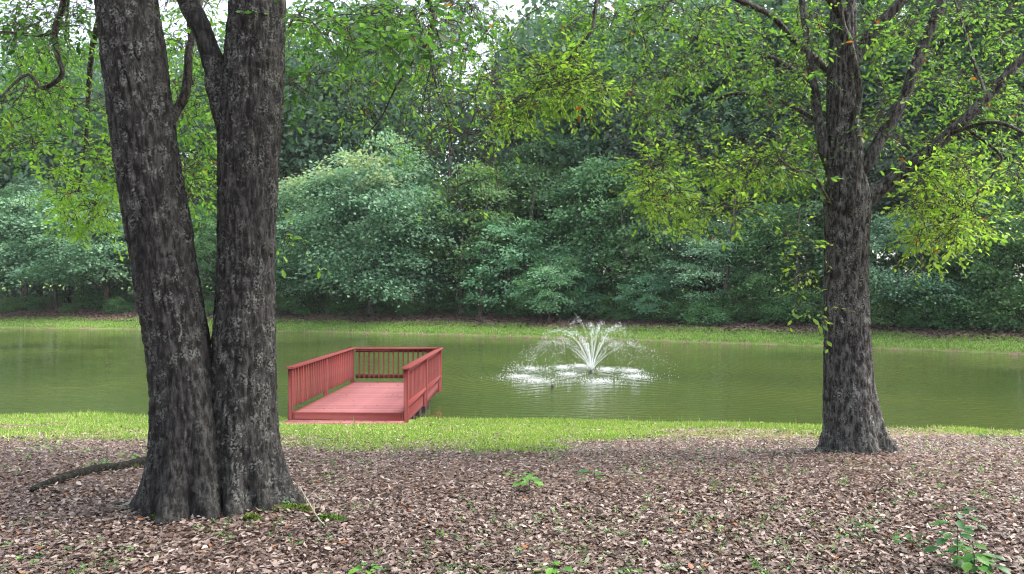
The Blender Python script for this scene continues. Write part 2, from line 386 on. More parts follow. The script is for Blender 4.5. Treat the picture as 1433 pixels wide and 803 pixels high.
# ------------------------------------------------------------------ leaf templates (unit length along +y)
def leaf_tpl(w=.36, bend=.12, fold=.10, segs=3):
    ys = np.linspace(0, 1, segs + 1); prof = np.array([0, .8, 1, 0]) if segs == 3 else np.sin(ys * math.pi)
    v = [[0, 0, 0]]
    for k in range(1, segs):
        z = -bend * ys[k] ** 2
        v += [[-w / 2 * prof[k], ys[k], z + fold * w], [0, ys[k], z], [w / 2 * prof[k], ys[k], z + fold * w]]
    v.append([0, 1, -bend]); L = len(v) - 1
    f = [[0, 2, 1], [0, 3, 2]]
    q = []
    for k in range(segs - 2):
        a = 1 + 3 * k; q += [[a, a + 1, a + 4, a + 3], [a + 1, a + 2, a + 5, a + 4]]
    a = 1 + 3 * (segs - 2)
    f += [[a, a + 1, L], [a + 1, a + 2, L]]
    for s in q: f += [[s[0], s[1], s[2]], [s[0], s[2], s[3]]]
    return np.array(v, float), np.array(f)
LV, LF = leaf_tpl(.42)
DV, DF = leaf_tpl(.42, .22, .22)
RHV = np.array([[0, 0, 0], [-.32, .5, .05], [0, 1, -.08], [.32, .5, .05]], float); RHF = np.array([[0, 3, 2, 1]])

# ------------------------------------------------------------------ leaf litter
def litter(n, y0, y1, size, keep, rng):
    y = y0 * (y1 / y0) ** rng.random(n)
    x = (rng.random(n) * 2 - 1) * (0.68 * y + .3)
    k = rng.random(n) < keep(x, y)
    x, y = x[k], y[k]; m = len(x)
    pos = np.stack([x, y, hz(x, y) + rng.random(m) ** 1.5 * .022 + .004 + grassy(x, y) * .045 * rng.random(m)], 1)
    a = rng.random(m) * 2 * math.pi
    dirv = np.stack([np.cos(a), np.sin(a), rng.normal(0, .22, m)], 1)
    up = np.stack([rng.normal(0, .30, m), rng.normal(0, .30, m), np.ones(m)], 1)
    R = basis(dirv, up)
    sc = size * (.55 + .75 * rng.random(m))
    scl = np.stack([sc * (.7 + .7 * rng.random(m)), sc, sc * rng.normal(0.5, .8, m)], 1)
    t = np.clip(rng.beta(1.5, 1.5, m) * .95 + .10 * (fbm(x * 1.1, y * 1.1, 0, 31, 3) - .5), 0, .95)
    t = np.where(rng.random(m) < .012, 1.0, t)
    return pos, R, scl, t
rng = np.random.default_rng(3)
A = litter(160000, 3.9, 12.5, .045, lambda x, y: np.clip(1.05 - grassy(x, y) * 1.0, .03, 1), rng)
B = litter(26000, 10.5, 17, .06, lambda x, y: np.clip(.95 - grassy(x, y) * .85, .16, 1) * (y < crest(x)), rng)
P, R, SC, T = [np.concatenate(z) for z in zip(A, B)]
big = np.argsort(-(SC[:, 1] * SC[:, 0]) / P[:, 1] ** 2 * (P[:, 1] > 4.3) * (np.abs(P[:, 0]) < .62 * P[:, 1]))[:300]
mask = np.ones(len(P), bool); mask[big] = False
D2V = np.array([[0, 0, 0], [-.2, .45, .06], [0, .5, -.03], [.2, .55, .07], [0, 1, -.12]], float); D2F = np.array([[0, 2, 1], [0, 3, 2], [1, 2, 4], [2, 3, 4]])
lb_ = Bag()
for tv, tf, mk in ((DV, DF, mask & (P[:, 1] < 6.5)), (D2V, D2F, mask & (P[:, 1] >= 6.5))):
    v, f = scatter(tv, tf, P[mk], R[mk], SC[mk]); lb_.add(v, f, np.repeat(T[mk], len(tv)))
link('leaf_litter', lb_.mesh('leaf_litter', M_LITTER), ground, kind='stuff')
dead = [mesh('fallen_leaf', DV, DF, np.full(len(DV), t), [M_LITTER]) for t in (.1, .3, .45, .6, .75, .9, 1.0)]
def place(o, pos, R, sc):
    m = np.eye(4); m[:3, :3] = R * np.asarray(sc)[None]; m[:3, 3] = pos; o.matrix_local = Matrix(m.tolist())
for i in big:
    o = link('fallen_leaf', dead[int(np.argmin(abs(np.array([.1, .3, .45, .6, .75, .9, 1.0]) - T[i])))], ground)
    place(o, P[i] + [0, 0, .008], R[i], SC[i])

# ------------------------------------------------------------------ grass
def blades(x, y, h, w, rng, lean=.35):
    n = len(x); z = hz(x, y) - .005
    a = rng.random(n) * 2 * math.pi; s = np.stack([np.cos(a), np.sin(a), np.zeros(n)], 1) * (w / 2)[:, None]
    b = rng.random(n) * 2 * math.pi; l = np.stack([np.cos(b), np.sin(b), np.zeros(n)], 1) * (h * lean * rng.random(n) * 1.6)[:, None]
    p = np.stack([x, y, z], 1); up = np.array([0, 0, 1.])
    mid = p + l * .35 + up * (h * .6)[:, None]; tip = p + l + up * (h * (1 - .1 * rng.random(n)))[:, None]
    v = np.stack([p - s, p + s, mid - s * .8, mid + s * .8, tip], 1).reshape(-1, 3)
    k = np.arange(n)[:, None] * 5
    return v, (k + [[0, 1, 3, 2]]), (k + [[2, 3, 4]])
def grass(name, x, y, h, w, rng, parent=None, dry=.12):
    v, q4, t3 = blades(x, y, h, w, rng)
    t = np.clip(rng.random(len(x)) * .6 + .40 * fbm(x * .8, y * .8, 0, 40, 3), 0, .88); t = np.where(rng.random(len(x)) < dry, 1, t)
    return link(name, mesh(name, v, [q4, t3], np.repeat(t, 5), [M_GRASS]), parent, kind='stuff', label=None if parent else 'short bright green grass on the near bank of the pond')
rng = np.random.default_rng(5)
n = 230000
y = 8.2 + 9.8 * rng.random(n) ** .85; x = (rng.random(n) * 2 - 1) * (.67 * y + .5)
k = (rng.random(n) < np.clip(grassy(x, y) ** 1.4, .008, 1)) & (y < crest(x) + .45)
deckmask = ~((x > -4.9) & (x < -2.05) & (y > 16.08)); k &= deckmask
x, y = x[k], y[k]
crestboost = np.exp(-((y - crest(x)) / .8) ** 2)
tuft = np.exp(-(((x + 9.2) / .9) ** 2)) * crestboost
h = (.022 + .045 * rng.random(len(x)) * (.4 + fbm(x * .9, y * .9, 0, 50, 3)) + .05 * crestboost * rng.random(len(x)) + .12 * tuft * rng.random(len(x)))
h = np.where(rng.random(len(x)) < .0012, h + .16, h)
o = grass('near_bank_grass', x, y, h, .006 + .005 * rng.random(len(x)) + .0004 * y, rng, dry=.16); o['category'] = 'grass'
n = 90000
x = -48 + 84 * rng.random(n); t = .12 + 5.0 * rng.random(n); y = shore(x) + t
k = rng.random(n) < np.clip(grassy(x, y), .02, 1); k &= rng.random(n) < .97; x, y, t = x[k], y[k], t[k]
h = .05 + .10 * rng.random(len(x)) * (.3 + fbm(x * .7, y * .7, 0, 60, 3)) + .08 * (t < .6) * rng.random(len(x))
o = grass('far_bank_grass', x, y, h, .03 + .02 * rng.random(len(x)), rng, dry=.14)
o['label'] = 'band of bright grass along the far bank below the woods'; o['category'] = 'grass'
# far bank fallen leaves
n = 30000
x = -48 + 84 * rng.random(n); t = 2.2 + 5.5 * rng.random(n); y = shore(x) + t
pos = np.stack([x, y, hz(x, y) + .015], 1); a = rng.random(n) * 6.283
R_ = basis(np.stack([np.cos(a), np.sin(a), rng.normal(0, .3, n)], 1), np.stack([rng.normal(0, .3, n), rng.normal(0, .3, n), np.ones(n)], 1))
v, f = scatter(RHV, RHF, pos, R_, .14 + .1 * rng.random(n))
link('far_bank_leaf_litter', mesh('far_bank_leaf_litter', v, f, np.repeat(rng.beta(2, 2, n) * .8, 4), [M_LITTER]), ground, kind='stuff')

# ------------------------------------------------------------------ foreground trees
def trunk_mesh(name, prof, zg, flare, lobes, na=150, nz=420, amp=.024, seed=0, m=M_BARK, fdec=.17):
    prof = np.asarray(prof, float); prof = prof[np.argsort(prof[:, 2])]        # x,y,z,r
    z0, z1 = prof[0, 2], prof[-1, 2]
    u = np.linspace(0, 1, nz) ** 1.25; z = z0 + (z1 - z0) * u
    sp = smooth_path(prof, 200); o = np.argsort(sp[:, 2]); sp = sp[o]
    cx, cy, r = (np.interp(z, sp[:, 2], sp[:, k]) for k in (0, 1, 3))
    a = np.arange(na) / na * 2 * math.pi; Z, Aa = np.meshgrid(z, a, indexing='ij')
    lob = np.zeros(na)
    for (la, lw, lh) in lobes:
        d = (a - math.radians(la) + math.pi) % (2 * math.pi) - math.pi; lob = np.maximum(lob, lh * np.exp(-(d / math.radians(lw)) ** 2))
    e = np.exp(-np.clip(Z - zg, 0, 9) / fdec)
    e2 = np.exp(-np.clip(Z - zg, 0, 9) / (fdec * 2.6))
    Rr = r[:, None] * (1 + flare * (e * (.12 + .95 * lob[None]) + .42 * e2 * (lob[None] - .40)))
    ca, sa = np.cos(Aa), np.sin(Aa); rad = r[:, None]
    X0, Y0 = ca * rad, sa * rad
    Rr = Rr + rad * .07 * (fbm(ca * .9 + seed, sa * .9, Z * 1.1, seed, 3) - .5) * 2
    wx_ = .02 * (noise(X0 * 9, Y0 * 9, Z * 4, seed + 9) - .5)
    n1 = noise((X0 + wx_) * 36, (Y0 + wx_) * 36, Z * 8, seed + 1) - .5
    n2 = noise((X0 - wx_) * 70, (Y0 + wx_) * 70, Z * 14, seed + 2) - .5
    crack = np.minimum(np.abs(n1) / .16, 1) * .65 + np.minimum(np.abs(n2) / .2, 1) * .35
    plate = noise(X0 * 150, Y0 * 150, Z * 70, seed + 4)
    Rr = Rr + amp * (crack - .7) + amp * .35 * (plate - .5)
    v = np.stack([cx[:, None] + ca * Rr, cy[:, None] + sa * Rr, Z], -1).reshape(-1, 3)
    lich = np.clip((fbm(X0 * 3 + seed, Y0 * 3, Z * 2.2, seed + 6, 3) - .30) * 4.5, .25, 1) * np.clip(crack * 1.3 - .1, 0, 1)
    i = np.arange(nz - 1)[:, None] * na; j = np.arange(na)[None]; j2 = (j + 1) % na
    f = np.stack([i + j, i + j2, i + na + j2, i + na + j], -1).reshape(-1, 4)
    return mesh(name, v, f, lich.ravel(), [m], smooth=True)

def pxprof(rows, d):
    """rows (px, py, halfwidth, [d])"""
    out = []
    for rw in rows:
        dd = rw[3] if len(rw) > 3 else d
        p = at(rw[0], rw[1], dd); out.append([*p, rw[2] / F * dd])
    return out

class Grower:
    """grows thin branches from a limb skeleton towards twig anchors; leaves sit along the twigs"""
    def __init__(s, seed): s.n = []; s.wood = Bag(); s.rng = np.random.default_rng(seed); s.L = []
    def limb(s, pts, r0, r1, n=None):
        p = smooth_path(pts, n or max(8, len(pts) * 6)); s.n.append(p); return p
    def grow(s, anchors, leaf=.07, per=16, droop=.14, maxlen=2.6, tw=.36, tint=.5, leafvar=.3, tsd=.16):
        rng = s.rng
        nodes = np.concatenate(s.n)
        d = np.min(np.linalg.norm(anchors[:, None] - nodes[None, ::3], axis=2), axis=1)
        anchors = anchors[np.argsort(d)]
        cap = np.zeros((len(nodes) + len(anchors) * 5, 3)); cap[:len(nodes)] = nodes; cnt = len(nodes)
        for a in anchors:
            dist = np.linalg.norm(cap[:cnt] - a, axis=1); j = int(np.argmin(dist)); q = cap[j]; L = dist[j]
            if L < .02: continue
            k = 5
            tt = np.linspace(0, 1, k)[:, None]
            sag = np.sin(tt * math.pi) * np.array([0, 0, 1.]) * L * (.12 + .1 * rng.random())
            jit = rng.normal(0, .04 * L, (k, 3)) * np.sin(tt * math.pi)
            pts = q + (a - q) * tt + sag + jit
            r = np.linspace(.0035 + .0045 * L, .0022, k)
            s.wood.add(*tube(pts, r, 4))
            cap[cnt:cnt + k - 1] = pts[1:]; cnt += k - 1
            # leafy twigs
            dirn = (a - q) / (L + 1e-6)
            for w in range(2 if L < .25 else 3):
                td = dirn * .6 + rng.normal(0, .55, 3) + np.array([0, 0, -droop]); td /= np.linalg.norm(td)
                ln = tw * (.5 + .7 * rng.random())
                st = pts[rng.integers(2, k)]
                u = np.linspace(0, 1, 4)[:, None]
                tp = st + td * ln * u + np.array([0, 0, -.5 * droop * ln]) * u ** 2
                s.wood.add(*tube(tp, np.linspace(.0026, .0011, 4), 3))
                m = max(3, int(per / 2.4 * (.6 + .8 * rng.random())))
                uu = (np.arange(m) + .5 + rng.random(m) * .5) / m * .95 + .08; uu = np.clip(uu, 0, 1)
                # terminal cluster bias
                uu = uu ** .6
                lp = st + td * ln * uu[:, None] + np.array([0, 0, -.5 * droop * ln]) * uu[:, None] ** 2
                side = np.cross(td, [0, 0, 1.]); side /= np.linalg.norm(side) + 1e-6
                sg = np.where(np.arange(m) % 2 == 0, 1, -1)[:, None]
                ld = td * .75 + side * sg * .8 + rng.normal(0, .28, (m, 3)) + np.array([0, 0, -.3 * droop])
                up = np.array([0, 0, 1.]) + rng.normal(0, .5, (m, 3))
                sc = leaf * (1 + leafvar * rng.normal(0, 1, m)).clip(.45, 1.6)
                t0 = tint + rng.normal(0, tsd * .6)
                s.L.append((lp, basis(ld, up), sc, np.clip(t0 + rng.normal(0, tsd, m), 0, .93)))
        s.n.append(cap[len(nodes):cnt])
    def leaves(s): return [np.concatenate(z) for z in zip(*s.L)]

def region(rng, n, poly, d0, d1):
    """random twig anchors inside an outline traced in the photograph, spread in depth"""
    poly = np.array(poly, float); lo, hi = poly.min(0), poly.max(0); out = []
    while len(out) < n:
        p = lo + rng.random(2) * (hi - lo); ins = False; j = len(poly) - 1
        for i in range(len(poly)):
            if (poly[i, 1] > p[1]) != (poly[j, 1] > p[1]) and p[0] < (poly[j, 0] - poly[i, 0]) * (p[1] - poly[i, 1]) / (poly[j, 1] - poly[i, 1]) + poly[i, 0]: ins = not ins
            j = i
        if ins and noise(p[0] / 42, p[1] / 30, 0, int(d0 * 10)) > .40: out.append(at(p[0], p[1], d0 + (d1 - d0) * rng.random()))
    return np.array(out)

def finish_tree(root, G, m, near=150):
    P, R, SC, T = G.leaves()
    T = np.where(G.rng.random(len(T)) < .006, 1.0, T)
    score = SC / P[:, 1] * ((np.abs(P[:, 0] / P[:, 1]) < .63) & (np.abs((P[:, 2] - EYE) / P[:, 1]) < .355)) * (P[:, 1] > 3)
    big = np.argsort(-score)[:near]; mask = np.ones(len(P), bool); mask[big] = False
    v, f = scatter(LV, LF, P[mask], R[mask], SC[mask])
    link('crown', mesh('crown', v, f, np.repeat(T[mask], len(LV)), [m]), root, kind='stuff')
    tpl = [mesh('leaf', LV, LF, np.full(len(LV), t), [m]) for t in np.linspace(0, .93, 8)]
    for i in big:
        o = link('leaf', tpl[int(np.clip(round(T[i] / .93 * 7), 0, 7))], root); place(o, P[i], R[i], [SC[i]] * 3)
    link('twigs', G.wood.mesh('twigs', M_TWIG), root, kind='stuff')

def limb_obj(root, G, pts, r, n=12, seg=40, mat_=None, name='limb'):
    """pts rows (px,py,d) ; r list of radii along"""
    if G is GA: pts = [(a_, b_, c_ + .22) for a_, b_, c_ in pts]
    p3 = np.array([at(*q) for q in pts]); rr = np.interp(np.linspace(0, 1, len(pts)), np.linspace(0, 1, len(r)), r)
    sp = smooth_path(np.column_stack([p3, rr]), seg)
    sp[:, :3] += .012 * (np.stack([noise(sp[:, 2] * 3, k, 0, 4) for k in range(3)], 1) - .5)
    v, f = tube(sp[:, :3], sp[:, 3], n, wob=.22, seed=len(G.n))
    G.n.append(sp[::2, :3])
    me = mesh(name, v, f, np.clip((noise(v[:, 0] * 5, v[:, 1] * 5, v[:, 2] * 5, 3) - .3) * 2, 0, 1), [mat_ or M_LIMB], smooth=True)
    return link(name, me, root)

# --- twin-trunk oak, left
def stem_above(rows, d, dx, dz, r_end, top):
    return rows
zgA = 0.0
ta = thing('oak_tree', 'big dark-barked oak with two trunks joined at the base, left foreground', 'tree')
left_rows = [(274, 745, 60), (272, 720, 58), (266, 600, 51), (252, 500, 43.5), (235, 400, 43), (219, 300, 43), (203, 200, 42.5), (190, 100, 41.5), (177, 0, 40.5), (150, -200, 37), (110, -500, 30), (70, -900, 18)]
right_rows = [(345, 745, 58), (343, 700, 57), (338, 600, 50), (341, 500, 43), (344, 400, 39.5), (346, 300, 39), (349, 200, 41.5), (352, 140, 43), (357, 60, 40), (360, 0, 38), (370, -200, 34), (395, -500, 26), (430, -900, 14)]
link('trunk', trunk_mesh('trunk', pxprof(left_rows, 5.75), 0.03, .44, [(185, 22, 1.0), (228, 12, .6), (262, 16, .9), (310, 14, .9), (20, 40, .2), (100, 40, .6), (140, 20, .6)], seed=11, m=M_BARK), ta)
link('trunk', trunk_mesh('trunk', pxprof(right_rows, 5.88), 0.03, .44, [(352, 20, 1.0), (312, 12, .75), (275, 13, 1.0), (232, 14, .7), (60, 40, .6), (180, 30, .3)], seed=23, m=M_BARK), ta)
GA = Grower(1)
limb_obj(ta, GA, [(318, 190, 5.62), (306, 125, 5.6), (300, 92, 5.6), (283, 42, 5.62), (262, 0, 5.65), (235, -60, 5.7), (200, -200, 5.9), (180, -400, 6.2)], [.06, .085, .075, .072, .07, .065, .05, .03], 28, 90, M_BARK)
limb_obj(ta, GA, [(235, 172, 5.62), (246, 155, 5.75), (258, 132, 5.8), (263, 100, 5.85), (264, 72, 5.9), (275, 30, 6.1), (285, -30, 6.3), (300, -120, 6.6)], [.05, .036, .034, .032, .028, .026, .022, .015])
# left hanging bough
limb_obj(ta, GA, [(170, -250, 5.6), (120, -130, 5.9), (96, -40, 6.1), (88, 8, 6.2), (80, 30, 6.2), (76, 46, 6.2), (80, 75, 6.2), (87, 100, 6.2), (76, 114, 6.2), (58, 122, 6.2), (47, 110, 6.2), (38, 103, 6.2), (20, 115, 6.1), (-5, 138, 6.0), (-60, 170, 6)], [.05, .03, .026, .024, .02, .018, .014, .010, .006], 8, 90)
limb_obj(ta, GA, [(77, 44, 6.2), (55, 49, 6.2), (30, 46, 6.1), (0, 44, 6.0), (-60, 50, 6)], [.014, .012, .008], 6, 24)
# high limbs above the frame
for pts in ([(150, -200, 5.5), (60, -230, 6.2), (-60, -180, 7.2), (-200, -100, 8)], [(150, -220, 5.5), (120, -160, 7), (100, -60, 8.4), (90, 60, 9.4)],
            [(370, -200, 5.7), (450, -190, 6), (530, -130, 6.3), (585, -60, 6.4), (600, 0, 6.5), (607, 22, 6.5), (603, 40, 6.5), (598, 62, 6.5)],
            [(380, -350, 5.7), (430, -260, 7), (480, -120, 8), (520, -20, 8.6)], [(166, -100, 5.6), (205, -70, 6.4), (250, -50, 7), (262, 20, 8.4), (270, 120, 9.2)],
            [(380, -300, 5.7), (400, -400, 4.5), (430, -700, 3.2)], [(130, -400, 5.5), (60, -600, 4.5), (0, -1100, 3)], [(420, -700, 5.7), (500, -800, 6.5), (700, -800, 7.2)],
            [(158, -150, 5.6), (165, -60, 7.4), (130, 60, 8.8), (120, 200, 9.3), (110, 270, 9.4)]):
    limb_obj(ta, GA, pts, [.06, .04, .025, .014], 9, 40)
# the drooping bare branches in the middle
limb_obj(ta, GA, [(598, 60, 6.5), (590, 68, 6.5), (572, 92, 6.5), (552, 125, 6.5), (535, 160, 6.5), (513, 188, 6.5), (497, 212, 6.5)], [.013, .010, .006, .003], 6, 40)
limb_obj(ta, GA, [(598, 60, 6.5), (602, 80, 6.5), (606, 98, 6.4), (613, 130, 6.4), (625, 160, 6.4), (633, 205, 6.4), (640, 240, 6.4), (640, 285, 6.4)], [.010, .008, .005, .0025], 6, 40)
limb_obj(ta, GA, [(604, 92, 6.4), (598, 112, 6.4), (592, 150, 6.4), (590, 185, 6.4)], [.005, .004, .002], 5, 16)
limb_obj(ta, GA, [(590, 66, 6.5), (560, 66, 6.4), (530, 66, 6.3), (505, 80, 6.3), (480, 80, 6.2)], [.006, .004, .002], 5, 20)
rg = GA.rng
GA.grow(region(rg, 116, [(0, 0), (170, 0), (150, 60), (60, 60), (0, 80)], 6, 8.5), 0.0554, 13, tint=.3)
GA.grow(region(rg, 212, [(0, 60), (190, 60), (200, 230), (120, 240), (0, 190)], 7, 10), 0.0594, 17, tint=.55)
GA.grow(region(rg, 151, [(60, 235), (190, 180), (205, 330), (165, 335), (90, 310)], 8.5, 10), 0.0634, 19, tint=.8, tsd=.10)
GA.grow(region(rg, 16, [(0, 190), (60, 190), (30, 215), (0, 215)], 8, 9), 0.0594, 13, tint=.6)
GA.grow(region(rg, 215, [(215, 0), (320, 0), (310, 300), (262, 310), (240, 160)], 7.2, 10), 0.0594, 16, tint=.55)
GA.grow(region(rg, 120, [(395, 0), (660, 0), (650, 40), (560, 90), (520, 80), (400, 60)], 5.2, 7.5), 0.0634, 17, tint=.25)
GA.grow(region(rg, 151, [(400, 10), (700, 0), (690, 120), (520, 130), (400, 90)], 6.6, 9), 0.0554, 14, tint=.5)
GA.grow(region(rg, 101, [(480, 90), (700, 80), (700, 270), (640, 290), (560, 200), (480, 150)], 6.2, 7.5), 0.0459, 10, tint=.65)
GA.grow(region(rg, 13, [(400, 90), (440, 100), (430, 140), (400, 130)], 6.0, 6.6), 0.0634, 11, tint=.2)
GA.grow(region(rg, 6, [(395, 320), (420, 320), (418, 350), (398, 350)], 6.2, 6.6), 0.0554, 10, tint=.8)
def over(rng, n, c, r, z0, z1):
    a = rng.random(n) * 6.283; q = r * np.sqrt(rng.random(n)); z = z0 + (z1 - z0) * rng.random(n)
    return np.stack([c[0] + q * np.cos(a), c[1] + q * np.sin(a), z], 1)
hi = over(rg, 420, (-2, 5.0), 6.0, 5.2, 9.0); hi = hi[(hi[:, 2] - EYE) / np.maximum(hi[:, 1], .5) > .40]
GA.grow(hi, .13, 14, tw=.8, tint=.45, maxlen=4)
finish_tree(ta, GA, M_LEAF_NEAR, 220)

# --- right oak
tb = thing('oak_tree', 'single-trunk grey-brown oak forking low, right foreground', 'tree')
dB = 8.5
rowsB = [(1200, 650, 36), (1198, 625, 36), (1190, 560, 34), (1186, 500, 31), (1184, 400, 29), (1185, 330, 29), (1186, 285, 31), (1183, 245, 27), (1179, 200, 21.5), (1179, 100, 19.5), (1181, 0, 16), (1184, -200, 13), (1190, -500, 8)]
link('trunk', trunk_mesh('trunk', pxprof(rowsB, dB), float(hz(3.6, dB)), .55, [(180, 26, .8), (0, 24, 1.0), (330, 14, .9), (270, 20, .5), (225, 20, .5), (90, 40, .6)], seed=37, m=M_BARK2, na=130, amp=.024, fdec=.2), tb)
GB = Grower(2)
lim = [([(1196, 292, 8.5), (1220, 272, 8.45), (1250, 250, 8.4), (1280, 225, 8.3), (1312, 200, 8.2), (1345, 172, 8.1), (1385, 130, 8.0), (1440, 70, 7.9), (1500, 0, 7.8)], [.11, .10, .085, .075, .065, .05, .03]),
       ([(1188, 262, 8.45), (1215, 225, 8.4), (1240, 180, 8.4), (1263, 140, 8.4), (1280, 95, 8.4), (1297, 50, 8.4), (1317, 0, 8.4), (1350, -100, 8.5), (1400, -250, 8.7)], [.09, .075, .07, .068, .065, .05, .03]),
       ([(1190, 90, 8.5), (1205, 68, 8.5), (1225, 38, 8.45), (1262, 0, 8.4), (1320, -60, 8.3), (1400, -160, 8.2)], [.08, .075, .065, .05, .03]),
       ([(1176, 262, 8.5), (1160, 225, 8.5), (1148, 180, 8.5), (1138, 120, 8.6), (1130, 60, 8.6), (1122, 0, 8.7), (1110, -120, 8.9)], [.085, .08, .06, .05, .045, .03]),
       ([(1180, 130, 8.6), (1150, 90, 8.8), (1105, 50, 8.9), (1080, 22, 8.8), (1035, 0, 8.4), (950, -40, 7.5), (860, -60, 7.4), (840, -20, 7.4), (833, 10, 7.4), (829, 42, 7.4), (812, 62, 7.4), (792, 86, 7.4), (768, 98, 7.4), (745, 108, 7.4)], [.05, .04, .034, .028, .020, .014, .006]),
       ([(1148, 170, 8.5), (1090, 140, 9), (1030, 130, 9.4), (985, 150, 9.6), (950, 175, 9.6)], [.03, .025, .02, .01]),
       ([(1140, 120, 8.6), (1080, 80, 9.3), (1000, 60, 10), (920, 40, 10.4), (860, 60, 10.6)], [.035, .03, .02, .01]),
       ([(1170, 300, 8.45), (1140, 245, 8.0), (1115, 238, 7.8), (1100, 228, 7.7), (1085, 214, 7.6)], [.02, .012, .009, .005]),
       ([(1345, 172, 8.1), (1400, 215, 7.9), (1395, 232, 7.9), (1385, 250, 7.9), (1352, 282, 7.8), (1330, 310, 7.8)], [.02, .014, .01, .005]),
       ([(1330, 185, 8.15), (1390, 170, 7.4), (1440, 190, 7.0), (1480, 230, 7)], [.025, .02, .012]),
       ([(1380, 135, 8.0), (1360, 75, 8.6), (1345, 30, 9), (1330, -20, 9.3)], [.02, .016, .012]),
       ([(1182, 30, 8.5), (1080, -120, 7.6), (950, -220, 6.8), (760, -150, 6.6), (700, -60, 6.6)], [.05, .04, .025, .012]),
       ([(1184, -200, 8.5), (1200, -420, 7.2), (1230, -800, 5.6)], [.05, .04, .02]),
       ([(1184, -300, 8.5), (1050, -420, 9.2), (900, -420, 10)], [.05, .04, .02])]
for pts, r in lim: limb_obj(tb, GB, pts, [q_ * .84 for q_ in r], 14 if r[0] > .04 else 7, 50, M_BARK2 if r[0] > .07 else M_LIMB)
# pale climbing stem up the trunk
limb_obj(tb, GB, [(1188, 310, 8.35), (1191, 285, 8.2), (1196, 262, 8.18), (1203, 235, 8.2), (1204, 200, 8.25), (1199, 165, 8.3), (1203, 130, 8.3), (1198, 95, 8.3), (1190, 60, 8.3), (1178, 30, 8.3), (1176, 0, 8.3), (1178, -60, 8.35)], [.035, .032, .030, .028, .026], 10, 60, M_LIMB, 'climbing_stem')
rg = GB.rng
GB.grow(region(rg, 371, [(690, 0), (1160, 0), (1150, 110), (860, 120), (820, 150), (690, 120)], 7, 11), 0.0554, 18, tint=.34)
GB.grow(region(rg, 177, [(690, 90), (860, 70), (850, 150), (780, 175), (690, 170)], 7, 9), 0.0538, 17, tint=.7, tsd=.12)
GB.grow(region(rg, 219, [(870, 100), (1155, 100), (1150, 230), (1060, 250), (900, 240)], 8.2, 11), 0.0554, 17, tint=.34)
GB.grow(region(rg, 177, [(885, 230), (1070, 215), (1060, 285), (990, 310), (950, 300), (890, 290)], 7.6, 9.5), 0.0571, 18, tint=.68, tsd=.12)
GB.grow(region(rg, 52, [(1075, 215), (1150, 200), (1150, 260), (1090, 250)], 7.6, 9), 0.0554, 14, tint=.5)
GB.grow(region(rg, 6, [(1098, 322), (1150, 318), (1150, 350), (1100, 350)], 7.9, 8.2), 0.0634, 12, tint=.72)
GB.grow(region(rg, 6, [(1105, 368), (1150, 372), (1150, 395), (1110, 395)], 7.9, 8.2), 0.0634, 12, tint=.72)
GB.grow(region(rg, 4, [(1110, 425), (1150, 425), (1150, 442), (1115, 440)], 7.9, 8.2), 0.0673, 11, tint=.75)
GB.grow(region(rg, 390, [(1205, 0), (1433, 0), (1433, 230), (1330, 225), (1260, 205), (1215, 200)], 7.8, 11), 0.0554, 16, tint=.34)
GB.grow(region(rg, 240, [(1270, 235), (1433, 200), (1433, 330), (1380, 315), (1300, 350), (1275, 330)], 7.4, 9), 0.0571, 17, tint=.74, tsd=.12)
hi = over(rg, 420, (4.5, 8.0), 6.0, 5.6, 10.0); hi = hi[(hi[:, 2] - EYE) / np.maximum(hi[:, 1], .5) > .40]
GB.grow(hi, .13, 14, tw=.8, tint=.45, maxlen=4)
finish_tree(tb, GB, M_LEAF_NEAR, 220)

# ------------------------------------------------------------------ the dock
dk = thing('fishing_dock', 'red wooden dock platform with baluster railings on three sides, standing over the near shore', 'dock', (-4.52, 16.74, -1.0), math.radians(-2.4))
LX, LY = 2.24, 5.36
_cache = {}
def plank(name, x0, x1, y0, y1, z0, z1, m=M_RED, bev=.004, label=None):
    key = (round(x1 - x0, 4), round(y1 - y0, 4), round(z1 - z0, 4), m.name)
    if key not in _cache:
        v, q4, t3 = box(-(x1 - x0) / 2, (x1 - x0) / 2, -(y1 - y0) / 2, (y1 - y0) / 2, -(z1 - z0) / 2, (z1 - z0) / 2, bev)
        me = mesh(name, v, [q4, t3], None, [m])
        _cache[key] = me
    o = link(name, _cache[key], dk, label=label); o.location = ((x0 + x1) / 2, (y0 + y1) / 2, (z0 + z1) / 2); return o
nb = 37; pw = LY / nb
for i in range(nb):
    zz = random.uniform(-.0015, .0015)
    plank('deck_board', .02, LX - .02, i * pw + .006, (i + 1) * pw - .006, -.036 + zz, zz, M_DECKRED, .004)
plank('fascia_board', -.002, LX + .002, -.04, -.003, -.20, -.006)
plank('fascia_board', -.002, LX + .002, LY + .003, LY + .04, -.24, -.006)
plank('fascia_board', -.04, -.004, -.04, LY + .04, -.26, -.002); plank('fascia_board', LX + .004, LX + .04, -.04, LY + .04, -.26, -.002)
for i in range(3): plank('joist', .3 + i * .9, .34 + i * .9, 0, LY, -.24, -.04, M_PILE)
plank('step_board', -.15, LX + .06, -.36, -.20, -.205, -.165, M_DECKRED); plank('step_board', -.15, LX + .06, -.195, -.045, -.203, -.163, M_DECKRED)
PW = .09; H = .94
